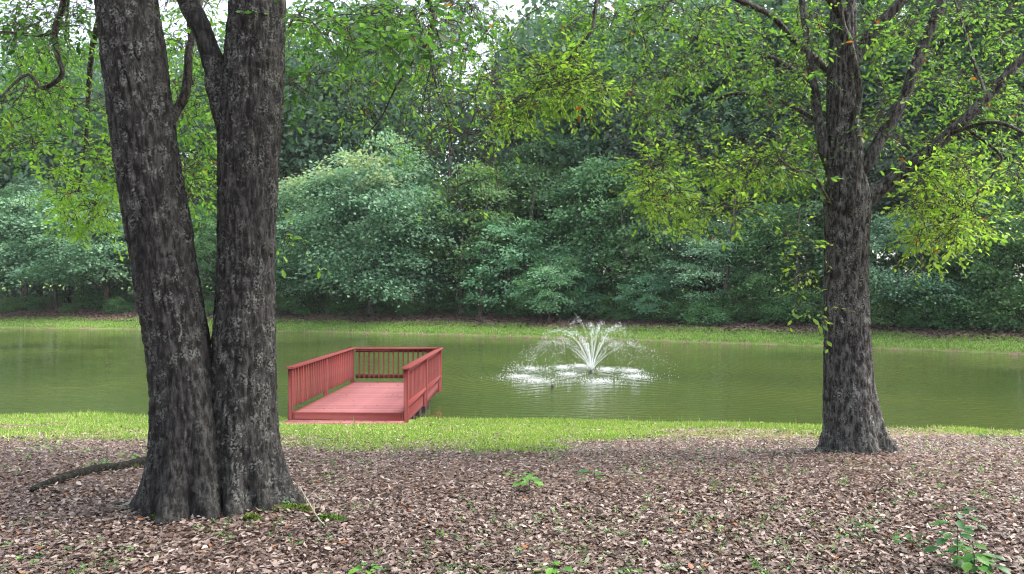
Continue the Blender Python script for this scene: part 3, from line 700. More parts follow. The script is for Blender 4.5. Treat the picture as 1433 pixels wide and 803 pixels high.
def rail_side(x, inner):
    # posts outside the deck edge
    s = 1 if x > 1 else -1
    xa, xb = (x, x + PW) if s > 0 else (x - PW, x)
    ys = [-.04, LY / 2 - PW / 2, LY - PW + .04]
    for yy in ys: plank('post', xa, xb, yy, yy + PW, -.27 if yy > 0 else -.26, H - .04)
    for a, b in ((ys[0] + PW, ys[1]), (ys[1] + PW, ys[2])):
        plank('lower_rail', x - .02 + s * .045, x + .02 + s * .045, a + .001, b - .001, .095, .20)
        plank('upper_rail', x - .02 + s * .045, x + .02 + s * .045, a + .001, b - .001, H - .13, H - .042)
        nbal = 14
        for k in range(nbal):
            yc = a + (b - a) * (k + .5 + .0) / nbal
            xo = x + s * .045 - s * .0405
            plank('baluster', xo - .021, xo + .021, yc - .021, yc + .021, .10, H - .05)
    plank('cap_rail', (xa + xb) / 2 - .085, (xa + xb) / 2 + .085, -.09, LY + .10, H - .039, H)
rail_side(LX + .045, -1); rail_side(-.045, 1)
yb = LY
plank('lower_rail', .0, LX, yb - .02, yb + .02, .095, .20); plank('upper_rail', .0, LX, yb - .02, yb + .02, H - .13, H - .042)
for k in range(16):
    xc = .04 + (LX - .08) * (k + .5) / 16
    plank('baluster', xc - .019, xc + .019, yb - .06, yb - .022, .10, H - .05)
plank('cap_rail', .0, LX, yb - .085, yb + .085, H - .039, H)
for px_ in (.12, LX - .12):
    for py_ in (1.2, 2.4, 3.9):
        plank('support_and_shade_pile', px_ - .02, px_ + .12, py_, py_ + .14, -1.9, -.04, M_PILE)
for py_ in (1.3, 2.2, 3.1): plank('support_and_shade_pile', LX - .26, LX + .02, py_, py_ + .3, -1.9, -.262, M_PILE)  # extra wide piles, added to darken the opening under the deck
for q_ in (1.05, 2.25, 3.75): plank('shade_cross_beam', .0, LX, q_, q_ + .12, -.5, -.265, M_PILE)  # beams added down to the water so the underside reads as dark shade

rl = np.random.default_rng(9); nl_ = 60
lp_ = np.stack([.1 + 2.0 * rl.random(nl_), np.where(rl.random(nl_) < .4, -.34 + .3 * rl.random(nl_), 5.2 * rl.random(nl_)), np.zeros(nl_)], 1)
lp_[:, 2] = np.where(lp_[:, 1] < -.04, -.155, .008)
a_ = rl.random(nl_) * 6.283; Rl = basis(np.stack([np.cos(a_), np.sin(a_), .15 * rl.normal(size=nl_)], 1), np.array([[0, 0, 1.]]) + rl.normal(0, .2, (nl_, 3)))
v, f = scatter(DV, DF, lp_, Rl, .04 + .035 * rl.random(nl_))
o = link('dock_leaves', mesh('dock_leaves', v, f, np.repeat(rl.random(nl_) * .5, len(DV)), [M_LITTER]), kind='stuff', label='a few brown leaves lying on the red dock boards', category='leaves'); o.location = dk.location; o.rotation_euler = dk.rotation_euler
# ------------------------------------------------------------------ fountain
fo = thing('pond_fountain', 'floating fountain throwing thin jets of white water in the middle of the pond', 'fountain', (FX, FY, WZ))
v, f = tube([[0, 0, -.1], [0, 0, .0], [0, 0, .05], [0, 0, .09], [0, 0, .10]], [.12, .12, .07, .045, .03], 14)
link('nozzle', mesh('nozzle', v, f, None, [M_BLACK], smooth=True), fo)
rg = np.random.default_rng(12)
drops = Bag()
OV = np.array([[1, 0, 0], [-1, 0, 0], [0, 1, 0], [0, -1, 0], [0, 0, 1], [0, 0, -1]], float)
OF = np.array([[0, 2, 4], [2, 1, 4], [1, 3, 4], [3, 0, 4], [2, 0, 5], [1, 2, 5], [3, 1, 5], [0, 3, 5]])
dp, ds = [], []
jets = []
tiers = [(9, 1.55, 2.3, 0.0), (9, 1.05, 2.9, .31), (3, 1.75, 1.0, .5)]
for (nj, apex, reach, off) in tiers:
    for j in range(nj):
        a = off + j / nj * 2 * math.pi + rg.normal(0, .04); ap = apex * rg.uniform(.88, 1.05); rc = reach * rg.uniform(.9, 1.1)
        jets.append((a, ap, rc))
wind = -.35
for (a, ap, rc) in jets:
    vz = math.sqrt(2 * 9.8 * ap); T_ = 2 * vz / 9.8; vr = rc / T_
    def P_(t):
        t = np.asarray(t, float); return np.stack([math.cos(a) * vr * t + wind * t ** 2 * .7, math.sin(a) * vr * t, .10 + vz * t - 4.9 * t * t], -1)
    brk = T_ * rg.uniform(.16, .26)
    tt = np.linspace(0, brk, 16); rad = np.linspace(.009, .004, 16) * (1 + .35 * rg.normal(size=16)).clip(.4, 2)
    v, f = tube(P_(tt), rad, 5)
    link('water_jet', mesh('water_jet', v, f, None, [M_FOAM], smooth=True), fo)
    n = 260
    t = brk * .6 + (T_ - brk * .6) * rg.random(n) ** 1.0
    p = P_(t) + rg.normal(size=(n, 3)) * (.010 + .13 * (t / T_) ** 1.6)[:, None]
    p = p[p[:, 2] > .01]; dp.append(p); ds.append(.0035 + .008 * rg.random(len(p)) ** 2)
dp = np.concatenate(dp); ds = np.concatenate(ds)
v, f = scatter(OV, OF, dp, np.repeat(np.eye(3)[None], len(dp), 0), np.stack([ds, ds, ds * 1.5], 1))
link('droplets', mesh('droplets', v, f, None, [M_FOAM]), fo, kind='stuff')
# splash patches (px,py,half width px, half height px)
SP = [(745, 515, 34, 5.5), (728, 526, 30, 4.5), (752, 532, 28, 5.0), (795, 523, 18, 3.5), (788, 513, 12, 3), (812, 511, 11, 2.5), (842, 533, 40, 5.5), (850, 516, 20, 4), (883, 518, 16, 4), (890, 526, 26, 4)]
for (px_, py_, hw, hh) in SP:
    d = (EYE - WZ) * F / (py_ - CY); cx = (px_ - CX) / F * d; rx = hw / F * d; ry = hh / (py_ - CY) * d
    n = 850
    a = rg.random(n) * 6.283; q = np.abs(rg.normal(0, .62, n)); xx = cx + rx * q * np.cos(a) - FX; yy = d + ry * q * np.sin(a) - FY
    hgt = rg.random(n) ** 3 * .05 * np.exp(-q * 1.5)
    s = .003 + .010 * rg.random(n) ** 2
    v, f = scatter(OV, OF, np.stack([xx, yy, hgt + .003], 1), np.repeat(np.eye(3)[None], n, 0), np.stack([s * 1.5, s * 1.5, s * .8], 1))
    link('splash_ring', mesh('splash', v, f, None, [M_FOAM]), fo, kind='stuff').name = 'splash'
# small dark object in the water
d = (EYE - WZ) * F / (542 - CY)
sp = np.array([[-.02, 0, -.08], [0, 0, 0], [.005, 0, .05], [.02, 0, .085], [.035, 0, .10]])
v, f = tube(sp, [.06, .05, .055, .045, .012], 12, wob=.2)
link('float', mesh('float', v, f, None, [M_BLACK], smooth=True), label='small black object poking out of the water left of and nearer than the fountain', category='float').location = ((773 - CX) / F * d, d, WZ)

# ------------------------------------------------------------------ small things on the near ground
def gp(px, py):
    """ground point seen at that spot of the photograph"""
    d = 4.0
    while d < 18:
        p = at(px, py, d)
        if p[2] <= float(hz(p[0], p[1])): return p
        d += .02
    return at(px, py, 17)
def stick(name, pts, rad, label, cat, m=M_TWIG, lift=.5, n=8, seg=30, extra=()):
    P3 = []
    for k, q in enumerate(pts):
        p = gp(q[0], q[1]); p[2] = float(hz(p[0], p[1])) + (q[2] if len(q) > 2 else rad[0] * lift); P3.append(p)
    sp = smooth_path(P3, seg); o0 = sp[0].copy()
    r = np.interp(np.linspace(0, 1, seg), np.linspace(0, 1, len(rad)), rad); r[0] *= .05; r[-1] *= .05
    b = Bag(); b.add(*tube(sp - o0, r, n, wob=.25))
    for (u, dx, dy, dz, rr) in extra:
        s = sp[int(u * (seg - 1))] - o0; e = s + np.array([dx, dy, dz]); b.add(*tube(smooth_path([s, (s + e) / 2 + [0.01, 0, .01], e], 6), np.linspace(rr, rr * .4, 6), 4))
    o = link(name, b.mesh(name, m, True), label=label, category=cat); o.location = o0; return o
stick('fallen_branch', [(42, 690), (75, 678), (105, 668), (140, 660), (170, 657), (205, 649), (235, 645)], [.024, .036, .044, .048, .048], 'long dark mossy branch lying in the leaves left of the twin-trunk oak', 'branch', M_WET, 1.1, 12, 60)
stick('fallen_twig', [(106, 639), (122, 641), (138, 638), (152, 635)], [.012, .014, .008], 'short dark stick lying in the leaves behind the long mossy branch', 'twig')
stick('fallen_twig', [(418, 702, .12), (432, 715, .06), (446, 733, .03), (463, 745, .01)], [.003, .005, .006, .003], 'thin grey dead twig lying against the right root of the twin-trunk oak', 'twig', M_PALE, extra=[(.3, .1, .1, .08, .003), (.5, .08, .03, .12, .003), (.6, -.06, .12, .1, .003)])
stick('fallen_twig', [(330, 734), (343, 736), (353, 743), (365, 748)], [.008, .011, .008], 'pale lichened stick lying in front of the twin-trunk oak', 'twig', M_PALE)
stick('fallen_twig', [(203, 583, .0), (208, 590, .0), (217, 600, -.02)], [.006, .009, .01], 'dark upright twig leaning beside the left edge of the twin-trunk oak', 'twig')
stick('driftwood', [(1034, 588, .0), (1036, 588, .10), (1044, 590, .15), (1052, 590, .10), (1052, 592, .0)], [.012, .018, .018, .012], 'bleached curved driftwood branch arching at the near shoreline', 'driftwood', M_PALE, extra=[(.6, -.1, 0, -.12, .008), (.8, .18, .05, -.03, .012)])
stick('fallen_twig', [(655, 665), (668, 672), (678, 680)], [.004, .005, .003], 'short pale twig on the leaves left of the bright seedling', 'twig', M_PALE)
stick('fallen_twig', [(770, 745), (785, 733), (798, 716)], [.004, .006, .003], 'thin grey twig on the leaves in the middle foreground', 'twig', M_PALE)

def seedling(px, py, h, nleaf, ls, label, tint=.5, name='seedling', spread=.12, base=None):
    p = gp(px, py); p[2] = float(hz(p[0], p[1]))
    rt = thing(name, label, 'seedling', p)
    top = np.array([random.uniform(-.02, .02), 0, h])
    v, f = tube(smooth_path([[0, 0, -.01], top * .5 + [.008, 0, 0], top], 8), np.linspace(.0035, .0015, 8), 5)
    link('stem', mesh('stem', v, f, None, [M_SEED]), rt)
    me = [mesh('leaf', *leaf_tpl(.55, .18, .12), np.full(len(LV), t), [M_SEED]) for t in (max(0, tint - .25), tint, min(1, tint + .25))]
    for k in range(nleaf):
        a = k * 2.4 + random.random(); u = .35 + .65 * (k + .5) / nleaf
        R = basis(np.array([[math.cos(a), math.sin(a), .25 - .5 * random.random()]]), np.array([[0, 0, 1.]]) + RNG.normal(0, .25, (1, 3)))[0]
        o = link('leaf', random.choice(me), rt); place(o, top * u + np.array([math.cos(a), math.sin(a), 0]) * spread * random.random() * .6, R, [ls * random.uniform(.7, 1.2)] * 3)
    return rt
seedling(740, 690, .16, 16, .085, 'bright green seedling growing from the leaves in the middle, left of its darker neighbour', .85)
seedling(830, 678, .13, 10, .075, 'darker green seedling right of the bright one in the middle of the leaves', .3)
seedling(713, 667, .04, 5, .06, 'tiny yellow-green seedling just left of the bright middle seedling', .95)
seedling(1207, 752, .12, 12, .05, 'small grey-green sprig left of the tall sapling, lower right', .35)
seedling(1338, 806, .40, 30, .085, 'tall thin dark green sapling standing in the leaves, lower right', .05, 'sapling', .16)
seedling(1362, 806, .14, 34, .085, 'low bushy bright green plant beside the tall sapling, lower right', .3, 'leafy_plant', .20)
seedling(1270, 765, .08, 14, .055, 'low dull green weed between the small sprig and the tall sapling', .2)
seedling(515, 806, .06, 7, .06, 'small bright seedling at the bottom edge below the twin-trunk oak', .85)
seedling(775, 808, .06, 13, .07, 'small leafy green seedling at the bottom edge, centre', .6)
seedling(882, 806, .06, 4, .07, 'blue-green sprout at the bottom edge, right of the leafy centre seedling', .15)
seedling(508, 640 + 8, .03, 6, .05, 'tiny seedling at the edge of the leaves in front of the red dock', .9)
seedling(1380, 616, .10, 10, .10, 'dark green sprout at the edge of the grass beyond the right oak', .0)
for (px_, py_, lb) in ((68, 625, 'low yellow-green weed patch at the leaf edge, far left'), (120, 633, 'yellow-green weeds behind the short dark stick'), (183, 640, 'yellow-green weeds close to the left side of the twin-trunk oak'), (150, 652, 'weeds growing just behind the mossy branch'), (35, 632, 'leftmost low weed at the grass edge')):
    seedling(px_, py_, .05, 16, .055, lb, .9, 'weed', .35)
rw = np.random.default_rng(55); n = 1500
yy = 4.2 * (12 / 4.2) ** rw.random(n); xx = (rw.random(n) * 2 - 1) * .66 * yy
kk = (fbm(xx * 1.3, yy * 1.3, 0, 61, 3) > .50); xx, yy = xx[kk], yy[kk]; n = len(xx); per = 7
bx = np.repeat(xx, per) + rw.normal(0, .02, n * per); by = np.repeat(yy, per) + rw.normal(0, .02, n * per)
a = rw.random(n * per) * 6.283
R_ = basis(np.stack([np.cos(a), np.sin(a), .2 + .8 * rw.random(n * per)], 1), np.array([[0, 0, 1.]]) + rw.normal(0, .3, (n * per, 3)))
v, f = scatter(LV * [.8, 1, 1], LF, np.stack([bx, by, hz(bx, by) + .015 + .03 * rw.random(n * per)], 1), R_, .012 + .024 * rw.random(n * per))
link('small_weeds', mesh('small_weeds', v, f, np.repeat(np.repeat(rw.random(n), per), len(LV)), [M_SEED]), kind='stuff', label='tiny green weeds scattered through the fallen leaves', category='weeds')
bg_ = Bag()
for _ in range(420):
    yy = 4.2 * (11 / 4.2) ** rw.random(); xx = (rw.random() * 2 - 1) * .66 * yy; a = rw.random() * 6.283; L = .06 + .22 * rw.random() ** 2
    q = np.array([[xx + math.cos(a) * L * u, yy + math.sin(a) * L * u + .01 * rw.normal(), float(hz(xx, yy)) + .026 + .006 * rw.random()] for u in (0, .35, .7, 1)])
    bg_.add(*tube(q, np.linspace(.0032, .0015, 4), 4), rw.random())
link('twig_litter', bg_.mesh('twig_litter', plain('dry_twig', (0.17, 0.13, 0.10), .8)), ground, kind='stuff')
def moss(px, py, rx, ry, label):
    p = gp(px, py); p[2] = float(hz(p[0], p[1])); n = 900
    a = RNG.random(n) * 6.283; q = np.sqrt(RNG.random(n)); x = rx * q * np.cos(a); y = ry * q * np.sin(a)
    z = .03 * (1 - q ** 2) + hz(p[0] + x, p[1] + y) - p[2] + .008
    R = basis(rand_unit(n) * [1, 1, .3], np.array([[0, 0, 1.]]) + RNG.normal(0, .4, (n, 3)))
    v, f = scatter(RHV, RHF, np.stack([x, y, z], 1), R, .012 + .012 * RNG.random(n))
    o = link('moss_patch', mesh('moss', v, f, np.repeat(RNG.random(n), 4), [M_MOSS]), kind='stuff', label=label, category='moss'); o.location = p
moss(222, 724, .14, .05, 'green moss at the front left root of the twin-trunk oak')
moss(352, 728, .06, .05, 'green moss at the middle root of the twin-trunk oak')
moss(412, 714, .16, .08, 'green moss patch right of the twin-trunk oak base')
moss(460, 729, .13, .05, 'rightmost green moss patch beside the twin-trunk oak')

# ------------------------------------------------------------------ the woods on the far bank
def crown_mesh(name, W, Hc, z0, seed, ncl, per, ls, m, layered=.5, shape='dome', hollow=.55, tiptint=False):
    rg = np.random.default_rng(seed)
    c = []
    while len(c) < ncl:
        d = rg.normal(size=3); d /= np.linalg.norm(d)
        if shape == 'dome' and d[2] < -.45: continue
        r = (hollow + (1 - hollow) * rg.random() ** .6) * (.68 + .64 * float(fbm(d[0] * 2.0 + seed, d[1] * 2.0, d[2] * 2.0, seed, 3)))
        tz = (d[2] * r + (.45 if shape == 'dome' else 1)) / (1.45 if shape == 'dome' else 2)
        taper = 1.0 if shape != 'tall' else (1.15 - .6 * tz)
        c.append([d[0] * r * W / 2 * taper, d[1] * r * W / 2 * taper, z0 + Hc * tz])
    c = np.array(c); n = ncl * per
    ci = np.repeat(np.arange(ncl), per)
    cr = (W * .085 * (.5 + 1.0 * rg.random(ncl)) + .25)[ci]
    off = rg.normal(size=(n, 3)) * .55; off[:, 2] *= (.55 - .35 * layered)
    out = c[ci] * [1, 1, 0]; out /= np.linalg.norm(out, axis=1, keepdims=True) + .3
    rr = np.linalg.norm(off[:, :2], axis=1)
    pos = c[ci] + off * cr[:, None]; pos[:, 2] -= .22 * cr * rr ** 2
    pos += out * (cr * .5)[:, None] * rg.random(n)[:, None] + np.array([0, 0, -.25]) * (cr * rg.random(n))[:, None]
    dirv = out * .9 + off + rg.normal(0, .4, (n, 3)) + [0, 0, -.25]
    up = np.array([0, 0, .75]) + out * 1.15 + rg.normal(0, .3, (n, 3)) + (rg.normal(0, .3, (ncl, 3)))[ci]
    R = basis(dirv, up)
    sc = ls * (.6 + .8 * rg.random(n))
    v, f = scatter(RHV, RHF, pos, R, sc)
    zt = (c[ci, 2] - z0) / Hc
    t = np.clip(rg.normal(.42, .27, ncl)[ci] + rg.normal(0, .22, n), 0, .85)
    if tiptint: t = np.where((zt > .72) & (rg.random(ncl)[ci] < .6), np.clip(t + .42, 0, 1), t)
    return mesh(name, v, f, np.repeat(t, 4), [m]), c

def wood_mesh(name, Ht, r0, clumps, z0, seed, m=M_FARBARK, nl=14, lean=(0, 0)):
    rg = np.random.default_rng(seed); b = Bag()
    tp = smooth_path([[0, 0, -.3], [lean[0] * .2, lean[1] * .2, Ht * .3], [lean[0] * .6, lean[1] * .6, Ht * .65], [lean[0], lean[1], Ht]], 16)
    r = np.interp(np.linspace(0, 1, 16), [0, .06, .5, 1], [r0 * 1.35, r0, r0 * .7, r0 * .2]); b.add(*tube(tp, r, 9, wob=.12))
    if len(clumps):
        for k in rg.choice(len(clumps), min(nl, len(clumps)), replace=False):
            e = clumps[k]; zz = max(z0 * .6, min(e[2] - .25 * np.linalg.norm(e[:2]) - .3, Ht * .9)); s = np.array([np.interp(zz, tp[:, 2], tp[:, q]) for q in (0, 1)] + [zz])
            mid = (s + e) / 2 + [0, 0, .12 * np.linalg.norm(e - s)] + rg.normal(0, .15, 3)
            b.add(*tube(smooth_path([s, mid, e], 8), np.linspace(r0 * .35, r0 * .08, 8), 5))
    return b.mesh(name, m, True)

KINDS = {}
def kind(k, Ht, W, Hc, z0, ncl, per, ls, m, r0, **kw):
    vs = []
    nvar = kw.pop('nvar', 2); seed0 = kw.pop('seed', 100)
    for s in range(nvar):
        cm, cl = crown_mesh('crown', W, Hc, z0, seed0 + s * 17, ncl, per, ls, m, **kw)
        vs.append((wood_mesh('trunk', Ht, r0, cl, z0, seed0 + s), cm))
    KINDS[k] = vs
kind('dome', 12.0, 12.5, 11.0, 1.6, 230, 170, .26, M_BLUE, .30, layered=.75, seed=101, nvar=2, tiptint=True)
kind('spread', 9.5, 12.0, 8.0, 2.4, 150, 150, .26, M_BLUE, .24, layered=1.0, seed=131, nvar=2)
kind('midg', 11, 8.0, 9.5, 2.6, 140, 130, .25, M_MID, .20, layered=.4, seed=151, shape='tall')
kind('darkg', 12, 8.5, 10.5, 1.8, 150, 130, .25, M_DARK, .24, layered=.4, seed=171, shape='tall')
kind('tallg', 24, 10, 19.0, 5.5, 230, 125, .32, M_TALL, .26, layered=.3, seed=191, shape='tall')
kind('greyt', 19, 8.0, 12.0, 6.5, 150, 110, .27, M_GREY, .22, layered=.2, seed=211, shape='tall')
kind('young', 5.5, 4.2, 4.8, .6, 95, 95, .17, M_MINT, .08, layered=.7, seed=231)
kind('shrub', 2.2, 3.6, 2.5, .15, 70, 90, .15, M_MID, .04, layered=.4, seed=251, nvar=2)
kind('dshrub', 2.6, 4.0, 2.9, .10, 70, 95, .16, M_DARK, .04, layered=.4, seed=271, nvar=2)

def pine_meshes(seed, Ht):
    rg = np.random.default_rng(seed)
    b = Bag(); tp = smooth_path([[0, 0, -.3], [.15, 0, Ht * .4], [-.1, .1, Ht * .7], [.1, 0, Ht]], 20)
    b.add(*tube(tp, np.interp(np.linspace(0, 1, 20), [0, .05, 1], [.30, .24, .05]), 9, wob=.1))
    C = []
    for k in range(46):
        z = Ht * (.48 + .52 * (k / 46) ** .9); a = rg.random() * 6.283; L = (Ht - z) * .28 + 1.0 + rg.random() * .9
        s = np.array([0, 0, z]); e = s + np.array([math.cos(a) * L, math.sin(a) * L, L * (.05 + .35 * rg.random())])
        pth = smooth_path([s, (s + e) / 2 + [0, 0, -.12 * L], e], 7); b.add(*tube(pth, np.linspace(.05, .012, 7), 4))
        if rg.random() < .82:
            for q in range(7): C.append(pth[rg.integers(3, 7)] + rg.normal(0, .28, 3))
    C = np.array(C); per = 42; n = len(C) * per; ci = np.repeat(np.arange(len(C)), per)
    dv = rand_unit(n, rg) + [0, 0, .25]
    R = basis(dv, rand_unit(n, rg)); sc = .34 * (.6 + .6 * rg.random(n))
    v, f = scatter(RHV * [.22, 1, 1], RHF, C[ci] + rg.normal(0, .07, (n, 3)), R, sc)
    t = np.clip(rg.normal(.5, .2, len(C))[ci] + rg.normal(0, .15, n), 0, 1)
    return b.mesh('trunk', M_PINEBARK, True), mesh('crown', v, f, np.repeat(t, 4), [M_NEEDLE])
KINDS['pine'] = [pine_meshes(301, 29), pine_meshes(302, 32)]

def spot(px, off):
    y = 50.0
    for _ in range(30):
        x = (px - CX) / F * y; y = .5 * y + .5 * (float(shore(x)) + off + 1.1)
    return x, y
CAT = {'shrub': 'shrub', 'dshrub': 'shrub', 'pine': 'pine tree'}
NAME = {'shrub': 'shrub', 'dshrub': 'shrub', 'pine': 'pine_tree', 'young': 'young_tree'}
rt_ = random.Random(5)
def far(kind_, px, off, sc, label, var=None, rz=None, sxy=1.0):
    vs = KINDS[kind_]; tr, cr = vs[(var if var is not None else rt_.randrange(len(vs)))]
    x, y = spot(px, off)
    o = thing(NAME.get(kind_, 'broadleaf_tree'), label, CAT.get(kind_, 'tree'), (x, y, float(hz(x, y)) - .05), rt_.random() * 6.28 if rz is None else rz, group={'shrub': 'shrubs along the far bank', 'pine': 'pines rising behind the far woods'}.get(CAT.get(kind_, 'x'), 'trees along the far bank'))
    o.scale = (sc * sxy, sc * sxy, sc)
    link('trunk', tr, o); c = link('crown', cr, o); c['kind'] = 'stuff'
    return o
# front trees
far('dome', 520, 6.5, 1.06, 'largest domed blue-green tree, pale-tipped, behind the red dock', 0, 1.0)
far('dome', 425, 9.5, .92, 'blue-green tree just right of the twin trunks, partly behind the largest dome tree', 1)
far('spread', 150, 7.0, 1.0, 'spreading blue-green tree with layered boughs left of the twin trunks', 0)
far('spread', 35, 7.5, 1.0, 'blue-green tree at the left edge of the picture', 1)
far('dome', 95, 14, 1.0, 'rounded tree rising behind the layered tree on the left', 1)
far('midg', 265, 8, .75, 'green tree seen in the gap between the twin trunks', 0)
far('darkg', 215, 10, .9, 'dark tree directly behind the left trunk of the twin oak', 1)
far('midg', 660, 8, .95, 'green tree between the largest dome tree and the pale young trees', 1)
far('young', 768, 4.2, .90, 'pale mint-green young tree nearest the bank behind the fountain', 0)
far('young', 712, 6.2, 1.30, 'taller pale young tree left of the mint-green one by the fountain', 1)
far('young', 800, 6.5, .95, 'small pale tree right behind the mint-green one', 1)
far('darkg', 840, 8.5, .95, 'dark green tree rising behind the fountain spray', 0)
far('darkg', 930, 8, .85, 'dark green tree right of the fountain', 1)
far('young', 905, 5.2, .75, 'young green tree on the bank to the right of the fountain', 0)
far('spread', 985, 7.5, .62, 'low spreading tree halfway between fountain and right oak', 0)
far('midg', 1075, 6.5, .62, 'bright green tree just left of the right oak trunk', 1)
far('darkg', 1140, 9, .85, 'dark tree directly behind the right oak trunk', 0)
far('spread', 1255, 6.5, .62, 'blue-green tree just right of the right oak trunk', 1)
far('midg', 1390, 6.2, .72, 'green tree near the right edge of the picture', 0)
far('darkg', 1330, 9, .72, 'dark tree between the two rightmost green trees', 1)
far('darkg', 750, 13, 1.1, 'tall dark tree behind the pale young trees', 1)
# second row
far('tallg', 330, 17, .95, 'tall green tree behind the right trunk of the twin oak', 0)
far('tallg', 200, 19, .95, 'tall green tree far back left of the twin oak', 1)
far('tallg', 20, 20, .9, 'tall green tree far back at the left edge', 0)
far('tallg', 440, 20, .92, 'tall green tree towering left of the largest dome tree', 1)
far('tallg', 560, 21, .78, 'green treetop rising behind the largest dome tree', 0)
far('greyt', 905, 15, .95, 'pale grey-green treetop above the dark trees right of the fountain', 0)
far('greyt', 1110, 16, .9, 'grey-green tree left of the right oak fork', 1)
far('tallg', 820, 17, .95, 'tall green tree behind the fountain', 1)
far('tallg', 990, 18, .95, 'tall green tree behind the low spreading tree', 0)
far('tallg', 1200, 16, .9, 'tall green tree hidden behind the right oak', 1)
far('tallg', 1320, 15, .85, 'tall green tree back right behind the oak limbs', 0)
far('tallg', 1440, 15, .9, 'tall green tree at the right edge of the woods', 1)
far('greyt', 1260, 12, .75, 'grey-green tree seen through the right oak fork', 0)
far('greyt', 700, 18, .8, 'grey-green tree behind the taller pale young tree', 1)
far('tallg', 100, 24, 1.05, 'tall green tree far back above the spreading blue-green tree', 1)
far('tallg', 300, 26, 1.05, 'second tall green tree far back behind the twin oak', 0)
far('tallg', 480, 27, 1.0, 'tall green tree far back above the left of the dome tree', 1)
far('tallg', 750, 25, 1.05, 'tall green tree far back above the pale young trees', 0)
far('tallg', 900, 26, 1.05, 'tall green tree far back above the grey-green treetop', 1)
for px_, off_, sc_, lb_t in ((55, 21, 1.1, 'tall full crowned tree at the back, above the leftmost blue-green tree'), (160, 28, 1.15, 'tallest tree at the back left of the left oak trunk'), (400, 23, 1.1, 'tall crown at the back beside the right trunk of the twin oak'), (515, 24, 1.1, 'tall crown directly above the yellowish tip of the dome tree'), (800, 29, 1.15, 'tall crown far behind the mint-green young tree'), (1040, 25, 1.1, 'tall crown behind the leaning slim trunk'), (1150, 25, 1.1, 'tall crown behind the left limb of the right oak'), (1380, 24, 1.1, 'tall crown behind the large green shrub near the right edge')):
    far('tallg', px_, off_, sc_, lb_t)
# pines
for (px_, off, sc, lb) in ((632, 15, .95, 'pine with a dark straight trunk right of the largest dome tree'), (645, 27, 1.0, 'pine farther back in the sky gap at top centre'), (602, 22, .9, 'pine behind the right shoulder of the largest dome tree'),
                           (560, 26, 1.0, 'pine above the top of the largest dome tree'), (470, 24, 1.0, 'pine above the left shoulder of the largest dome tree'), (520, 31, 1.0, 'pine deep in the woods above the dome tree centre'),
                           (410, 26, .95, 'pine just right of the twin oak at the treetops'), (130, 26, .9, 'pine top left of the twin oak'), (690, 24, .95, 'pine right of the sky gap at top centre'),
                           (860, 26, .95, 'pine behind the fountain treetops'), (950, 24, .95, 'pine right of the fountain treetops'), (1060, 26, .9, 'pine behind the bright tree left of the right oak'), (1290, 22, .85, 'pine behind the right oak limbs'),
                           (740, 27, .9, 'pine back behind the tall dark tree')):
    far('pine', px_, off, sc, lb)
# bare trunk near bank
x, y = spot(645, 7.0)
bt = thing('bare_trunk', 'pale bare straight trunk at the woods edge, right of the largest dome tree', 'tree trunk', (x, y, float(hz(x, y)) - .1))
link('trunk', wood_mesh('trunk', 9, .17, [], 0, 5, M_PINEBARK, 0, (.2, 0)), bt)
for (px_, off, hh, lx, lb) in ((985, 9, 13, -2.2, 'dark leaning trunk in the woods between fountain and right oak'), (870, 10, 10, -4.5, 'dark slanting trunk in the woods above the fountain'), (610, 9, 8, .3, 'slim dark trunk under the right edge of the dome tree'),
                               (205, 8, 7, .4, 'slim dark trunk in shade left of the twin oak'), (78, 8, 6, -.3, 'slim dark trunk below the layered tree, left side'), (115, 9, 7, .3, 'dark forked trunk below the layered tree'), (735, 8, 9, .6, 'dark trunk behind the taller pale young tree'), (672, 5.2, 9, .5, 'slim pale trunk just left of the taller pale young tree'), (884, 5.6, 8, -.8, 'slim trunk standing among the shrubs right of the fountain'), (1012, 5.0, 9, .9, 'slim trunk leaning over the yellow-green shrub'), (1112, 5.0, 7, .3, 'slim trunk at the woods edge just left of the right oak'), (1296, 5.0, 8, -.6, 'slim trunk in the woods edge right of the right oak')):
    x, y = spot(px_, off)
    b_ = thing('bare_trunk', lb, 'tree trunk', (x, y, float(hz(x, y)) - .1)); link('trunk', wood_mesh('trunk', hh, .18, [], 0, int(px_), M_FARBARK, 0, (lx, 0)), b_)
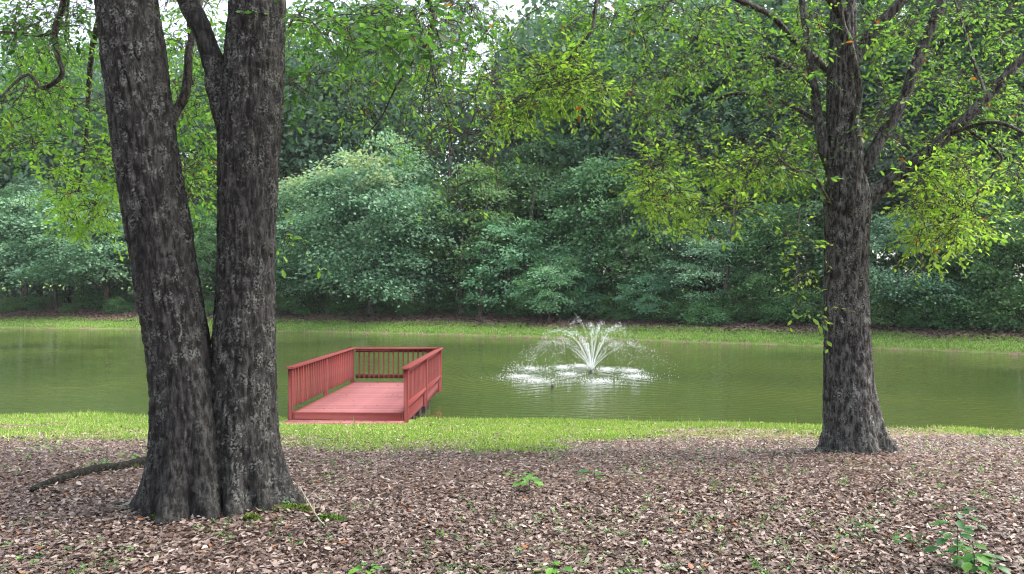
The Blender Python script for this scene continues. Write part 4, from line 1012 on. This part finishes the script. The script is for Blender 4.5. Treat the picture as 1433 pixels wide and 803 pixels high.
# shrubs along the edge
SH = [(10, 'shrub', 5.2, .5, 'low green shrub at the far left of the far bank'), (45, 'dshrub', 6.5, .7, 'dark shrub under the leftmost tree'), (95, 'shrub', 5.5, .4, 'low shrub under the layered tree'), (165, 'shrub', 5.3, .6, 'green shrub just left of the twin trunks'), (140, 'shrub', 8.5, .9, 'leafy shrub in shade left of the twin trunks'),
      (290, 'shrub', 5.5, .7, 'shrub seen between the twin trunks'), (420, 'dshrub', 6, 1.0, 'dark shrub right beside the twin oak across the pond'), (480, 'shrub', 6.5, .9, 'leafy shrub under the left side of the largest dome tree'), (540, 'dshrub', 7.5, .8, 'dark shrub under the middle of the largest dome tree'),
      (570, 'shrub', 5.2, .55, 'green shrub in front of the slim dark trunk'), (612, 'shrub', 8, .8, 'leafy shrub left of the pale bare trunk'), (680, 'dshrub', 7, .8, 'dark shrub right of the pale bare trunk'), (722, 'shrub', 5.5, .75, 'leafy low shrub left of the mint-green young tree'),
      (800, 'shrub', 6, .6, 'shrub right of the mint-green young tree'), (838, 'dshrub', 6.2, .7, 'dark shrub directly behind the fountain jets'), (868, 'shrub', 5.8, .7, 'green shrub right behind the fountain'), (905, 'shrub', 5.2, .8, 'green shrub below the young tree right of the fountain'),
      (945, 'shrub', 6, .8, 'leafy shrub in the hollow right of the fountain'), (985, 'shrub', 4.6, .62, 'yellow-green shrub on the bank in front of the leaning trunk'), (1030, 'shrub', 5.5, .8, 'green shrub left of the bright tree by the right oak'), (1068, 'dshrub', 5.5, .7, 'dark shrub below the bright tree'), (1100, 'shrub', 4.6, .7, 'green shrub close to the left of the right oak trunk'),
      (1140, 'shrub', 5.2, .8, 'leafy shrub touching the left of the right oak trunk'), (1232, 'shrub', 5.0, .75, 'green shrub just right of the right oak trunk'), (1275, 'dshrub', 5.4, .8, 'dark shrub right of the oak, before the grey-green tree'), (1310, 'shrub', 5.2, .7, 'mid-green shrub in the middle of the right bank'),
      (1350, 'shrub', 5.2, .9, 'leafy shrub left of the rightmost shrubs'), (1390, 'shrub', 4.8, .85, 'large green shrub near the right edge'), (1430, 'shrub', 5.2, .9, 'green shrub at the right edge'), (365, 'dshrub', 6, .8, 'dark shrub hidden behind the right trunk of the twin oak')]
for (px_, kd, off, sc, lb) in SH: far(kd, px_, off + rt_.uniform(-.3, 1.2), sc * rt_.uniform(.65, 1.3), lb)

# deep woodland as one mass
rg = np.random.default_rng(77)
n = 215000
x = -75 + 135 * rg.random(n); dep = 11 + 30 * rg.random(n) ** .8
y = shore(x) + dep
pxx = x / y * F + CX
top = 19 + 11 * fbm(x * .11, y * .05, 0, 91, 3) + .12 * dep
top = top - 9 * np.exp(-((pxx - 655) / 55) ** 2) - 6 * np.exp(-((pxx - 75) / 50) ** 2) - 2.0 * np.exp(-((pxx - 1240) / 60) ** 2)
zz = rg.random(n) ** .9 * top
k = fbm(x * .35, y * .35, zz * .45, 92, 3) > .40
x, y, zz = x[k], y[k], zz[k]; n = len(x)
dv = rand_unit(n, rg) - [0, .3, .2]; up = np.array([0, 0, 1.]) + rg.normal(0, .6, (n, 3))
v, f = scatter(RHV, RHF, np.stack([x, y, hz(x, y, False) + zz], 1), basis(dv, up), .55 * (.6 + .8 * rg.random(n)))
link('distant_woodland', mesh('distant_woodland', v, f, np.repeat(np.clip(fbm(x * .5, y * .5, zz * .5, 93, 2) + rg.normal(0, .1, n), 0, 1), 4), [M_WOODS]), kind='stuff', label='dense dark woodland filling the background behind the far bank trees', category='woodland')

# ------------------------------------------------------------------ damp summer air
hv_, hq_, ht_ = box(-175, 175, -50, 275, -4.6, 52, .5)
mh = bpy.data.materials.new('humid_air'); mh.use_nodes = True; nh = mh.node_tree; nh.nodes.remove(nh.nodes['Principled BSDF'])
pv = nh.nodes.new('ShaderNodeVolumePrincipled'); pv.inputs['Density'].default_value = 0.0002; pv.inputs['Color'].default_value = (0.86, 0.94, 1.0, 1); pv.inputs['Anisotropy'].default_value = 0.1
nh.links.new(pv.outputs[0], nh.nodes['Material Output'].inputs['Volume'])
link('haze', mesh('haze', hv_, [hq_, ht_], None, [mh]), kind='stuff')
